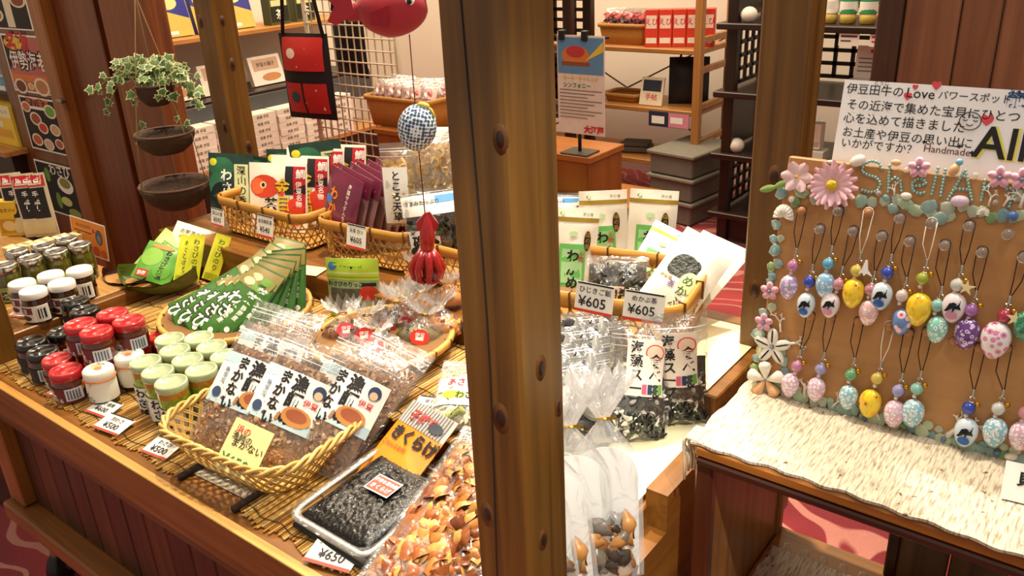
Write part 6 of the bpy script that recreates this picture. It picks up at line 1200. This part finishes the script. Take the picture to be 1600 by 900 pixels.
# three coconut-shell pots
pp = pk(258, 215, 1.80); PX_, PY_ = pp.x, pp.y
HX2, HY2 = HX, HY; HX, HY = PX_, PY_; zp = [zat(y) for y in (141, 216, 295)]; HX, HY = HX2, HY2
COC = M('3f2a1c', .75, var=.35, vs=60, bump=.7, bs=120); IN = M('6a4a34', .8)
def pot(r, h):
    t = T(); t.add('shell', G(COC).lathe([(.002, -h), (r*.55, -h*.92), (r*.85, -h*.6), (r*.98, -h*.2), (r, 0), (r*.94, .001), (r*.9, -h*.2), (r*.7, -h*.6), (.002, -h*.75)], 22, wob=.02)); t.add('rim', G(M('55392a', .7)).tube([(r*.98*math.cos(i*.2618), r*.98*math.sin(i*.2618), 0) for i in range(24)], .003, 5, True)); return t
for i, (r, h, l) in enumerate(((.040, .046, 'smallest coconut-shell pot, holding the ivy, top of three'), (.062, .046, 'middle empty coconut-shell pot'), (.076, .056, 'largest empty coconut-shell pot, lowest of three'))): spawn(pot(r, h), 'hanging_pot', l, 'pot', (PX_, PY_, zp[i]+.012))
t = T(); TW_ = M('8a6a44', .8)
for k in range(3):
    a = k*2.094+.5; c, s_ = math.cos(a), math.sin(a)
    t.add('strand', G(TW_).tube([(PX_+.076*c, PY_+.076*s_, zp[2]+.015), (PX_+.062*c, PY_+.062*s_, zp[1]+.014), (PX_+.040*c, PY_+.040*s_, zp[0]+.014), (PX_, PY_, zp[0]+.19)], .0010, 5))
t.add('strand', G(TW_).tube([(PX_, PY_, zp[0]+.19), (PX_, PY_, 2.3)], .0014, 5)); spawn(t, 'pot_hanger', 'thin twine hanger holding the three coconut pots', 'hanger')
LOB = [(0, 0), (.28, .06), (.50, .02), (.42, .30), (.62, .52), (.30, .56), (0, 1.0), (-.30, .56), (-.62, .52), (-.42, .30), (-.50, .02), (-.28, .06)]
def ivyleaf(s_, c1, c2):
    g = G(c1); n = len(LOB); f = lambda x, y, o: V((x*s_, y*s_, -.22*s_*(y*y+x*x)+o))
    g.add([f(0, .35, .0)]+[f(x, y, 0) for x, y in LOB], [(0, 1+i, 1+(i+1) % n) for i in range(n)]); g.use(c2); g.add([f(0, .35, .0006)]+[f(x*.74, .35+(y-.35)*.72, .0006) for x, y in LOB], [(0, 1+i, 1+(i+1) % n) for i in range(n)]); return g.mesh('leaf')
IV = [ivyleaf(s_, M('c4c890', .5), M(c, .5, var=.25, vs=120)) for s_ in (.016, .020, .024) for c in ('4a6a34', '5a7a40', '3c5a30')]
t = T(); rnd = random.Random(8); O = V((PX_, PY_, zp[0]+.015)); VG = M('6a7a40', .6); vines = []
right = RT.normalized(); 
for i in range(27):
    a = rnd.uniform(0, 6.28); L = rnd.uniform(.03, .085) if i > 5 else (.11, .10, .10, .09, .08, .09)[i]
    d = (right*math.cos(a)+FW.cross(right)*0+V((-FW.x, -FW.y, 0))*math.sin(a)*.6) if i > 5 else right*(-1, -.9, .95, 1, .6, -.55)[i]+V((-FW.x, -FW.y, 0))*.3
    dn = (-.02, -.055, -.02, -.05, -.10, -.115)[i] if i <= 5 else rnd.uniform(-.02, .05)
    vines.append([O+V((0, 0, .004)), O+d*L*.35+V((0, 0, .035 if i > 5 else .025)), O+d*L*.75+V((0, 0, .02+dn*.35)), O+d*L*(.95 if dn < -.1 else 1.1)+V((0, 0, dn))])
g = G(VG)
for v in vines: g.tube(v, .0012, 4)
t.add('stems', g)
for vi, v in enumerate(vines):
    for q in range(9):
        k = (q+rnd.uniform(.2, .9))/9*3; j = min(2, int(k)); p = v[j].lerp(v[j+1], k-j)+V([rnd.uniform(-.010, .010) for _ in range(3)])
        out = (p-O); out = out.normalized() if out.length > .01 else V((0, 0, 1)); nrm = (V((.5, -.6, .55))+V([rnd.uniform(-.5, .5) for _ in range(3)])).normalized()
        yy = (out+V((0, 0, rnd.uniform(-.9, .1)))+V([rnd.uniform(-.4, .4) for _ in range(3)])); yy = (yy-nrm*yy.dot(nrm)).normalized(); xx = yy.cross(nrm)
        m4 = Matrix((xx, yy, nrm)).transposed().to_4x4(); m4.translation = p; t.add('leaf', rnd.choice(IV), None, None, None, m4)
spawn(t, 'trailing_ivy', 'variegated green and cream ivy trailing from the top coconut pot', 'plant')
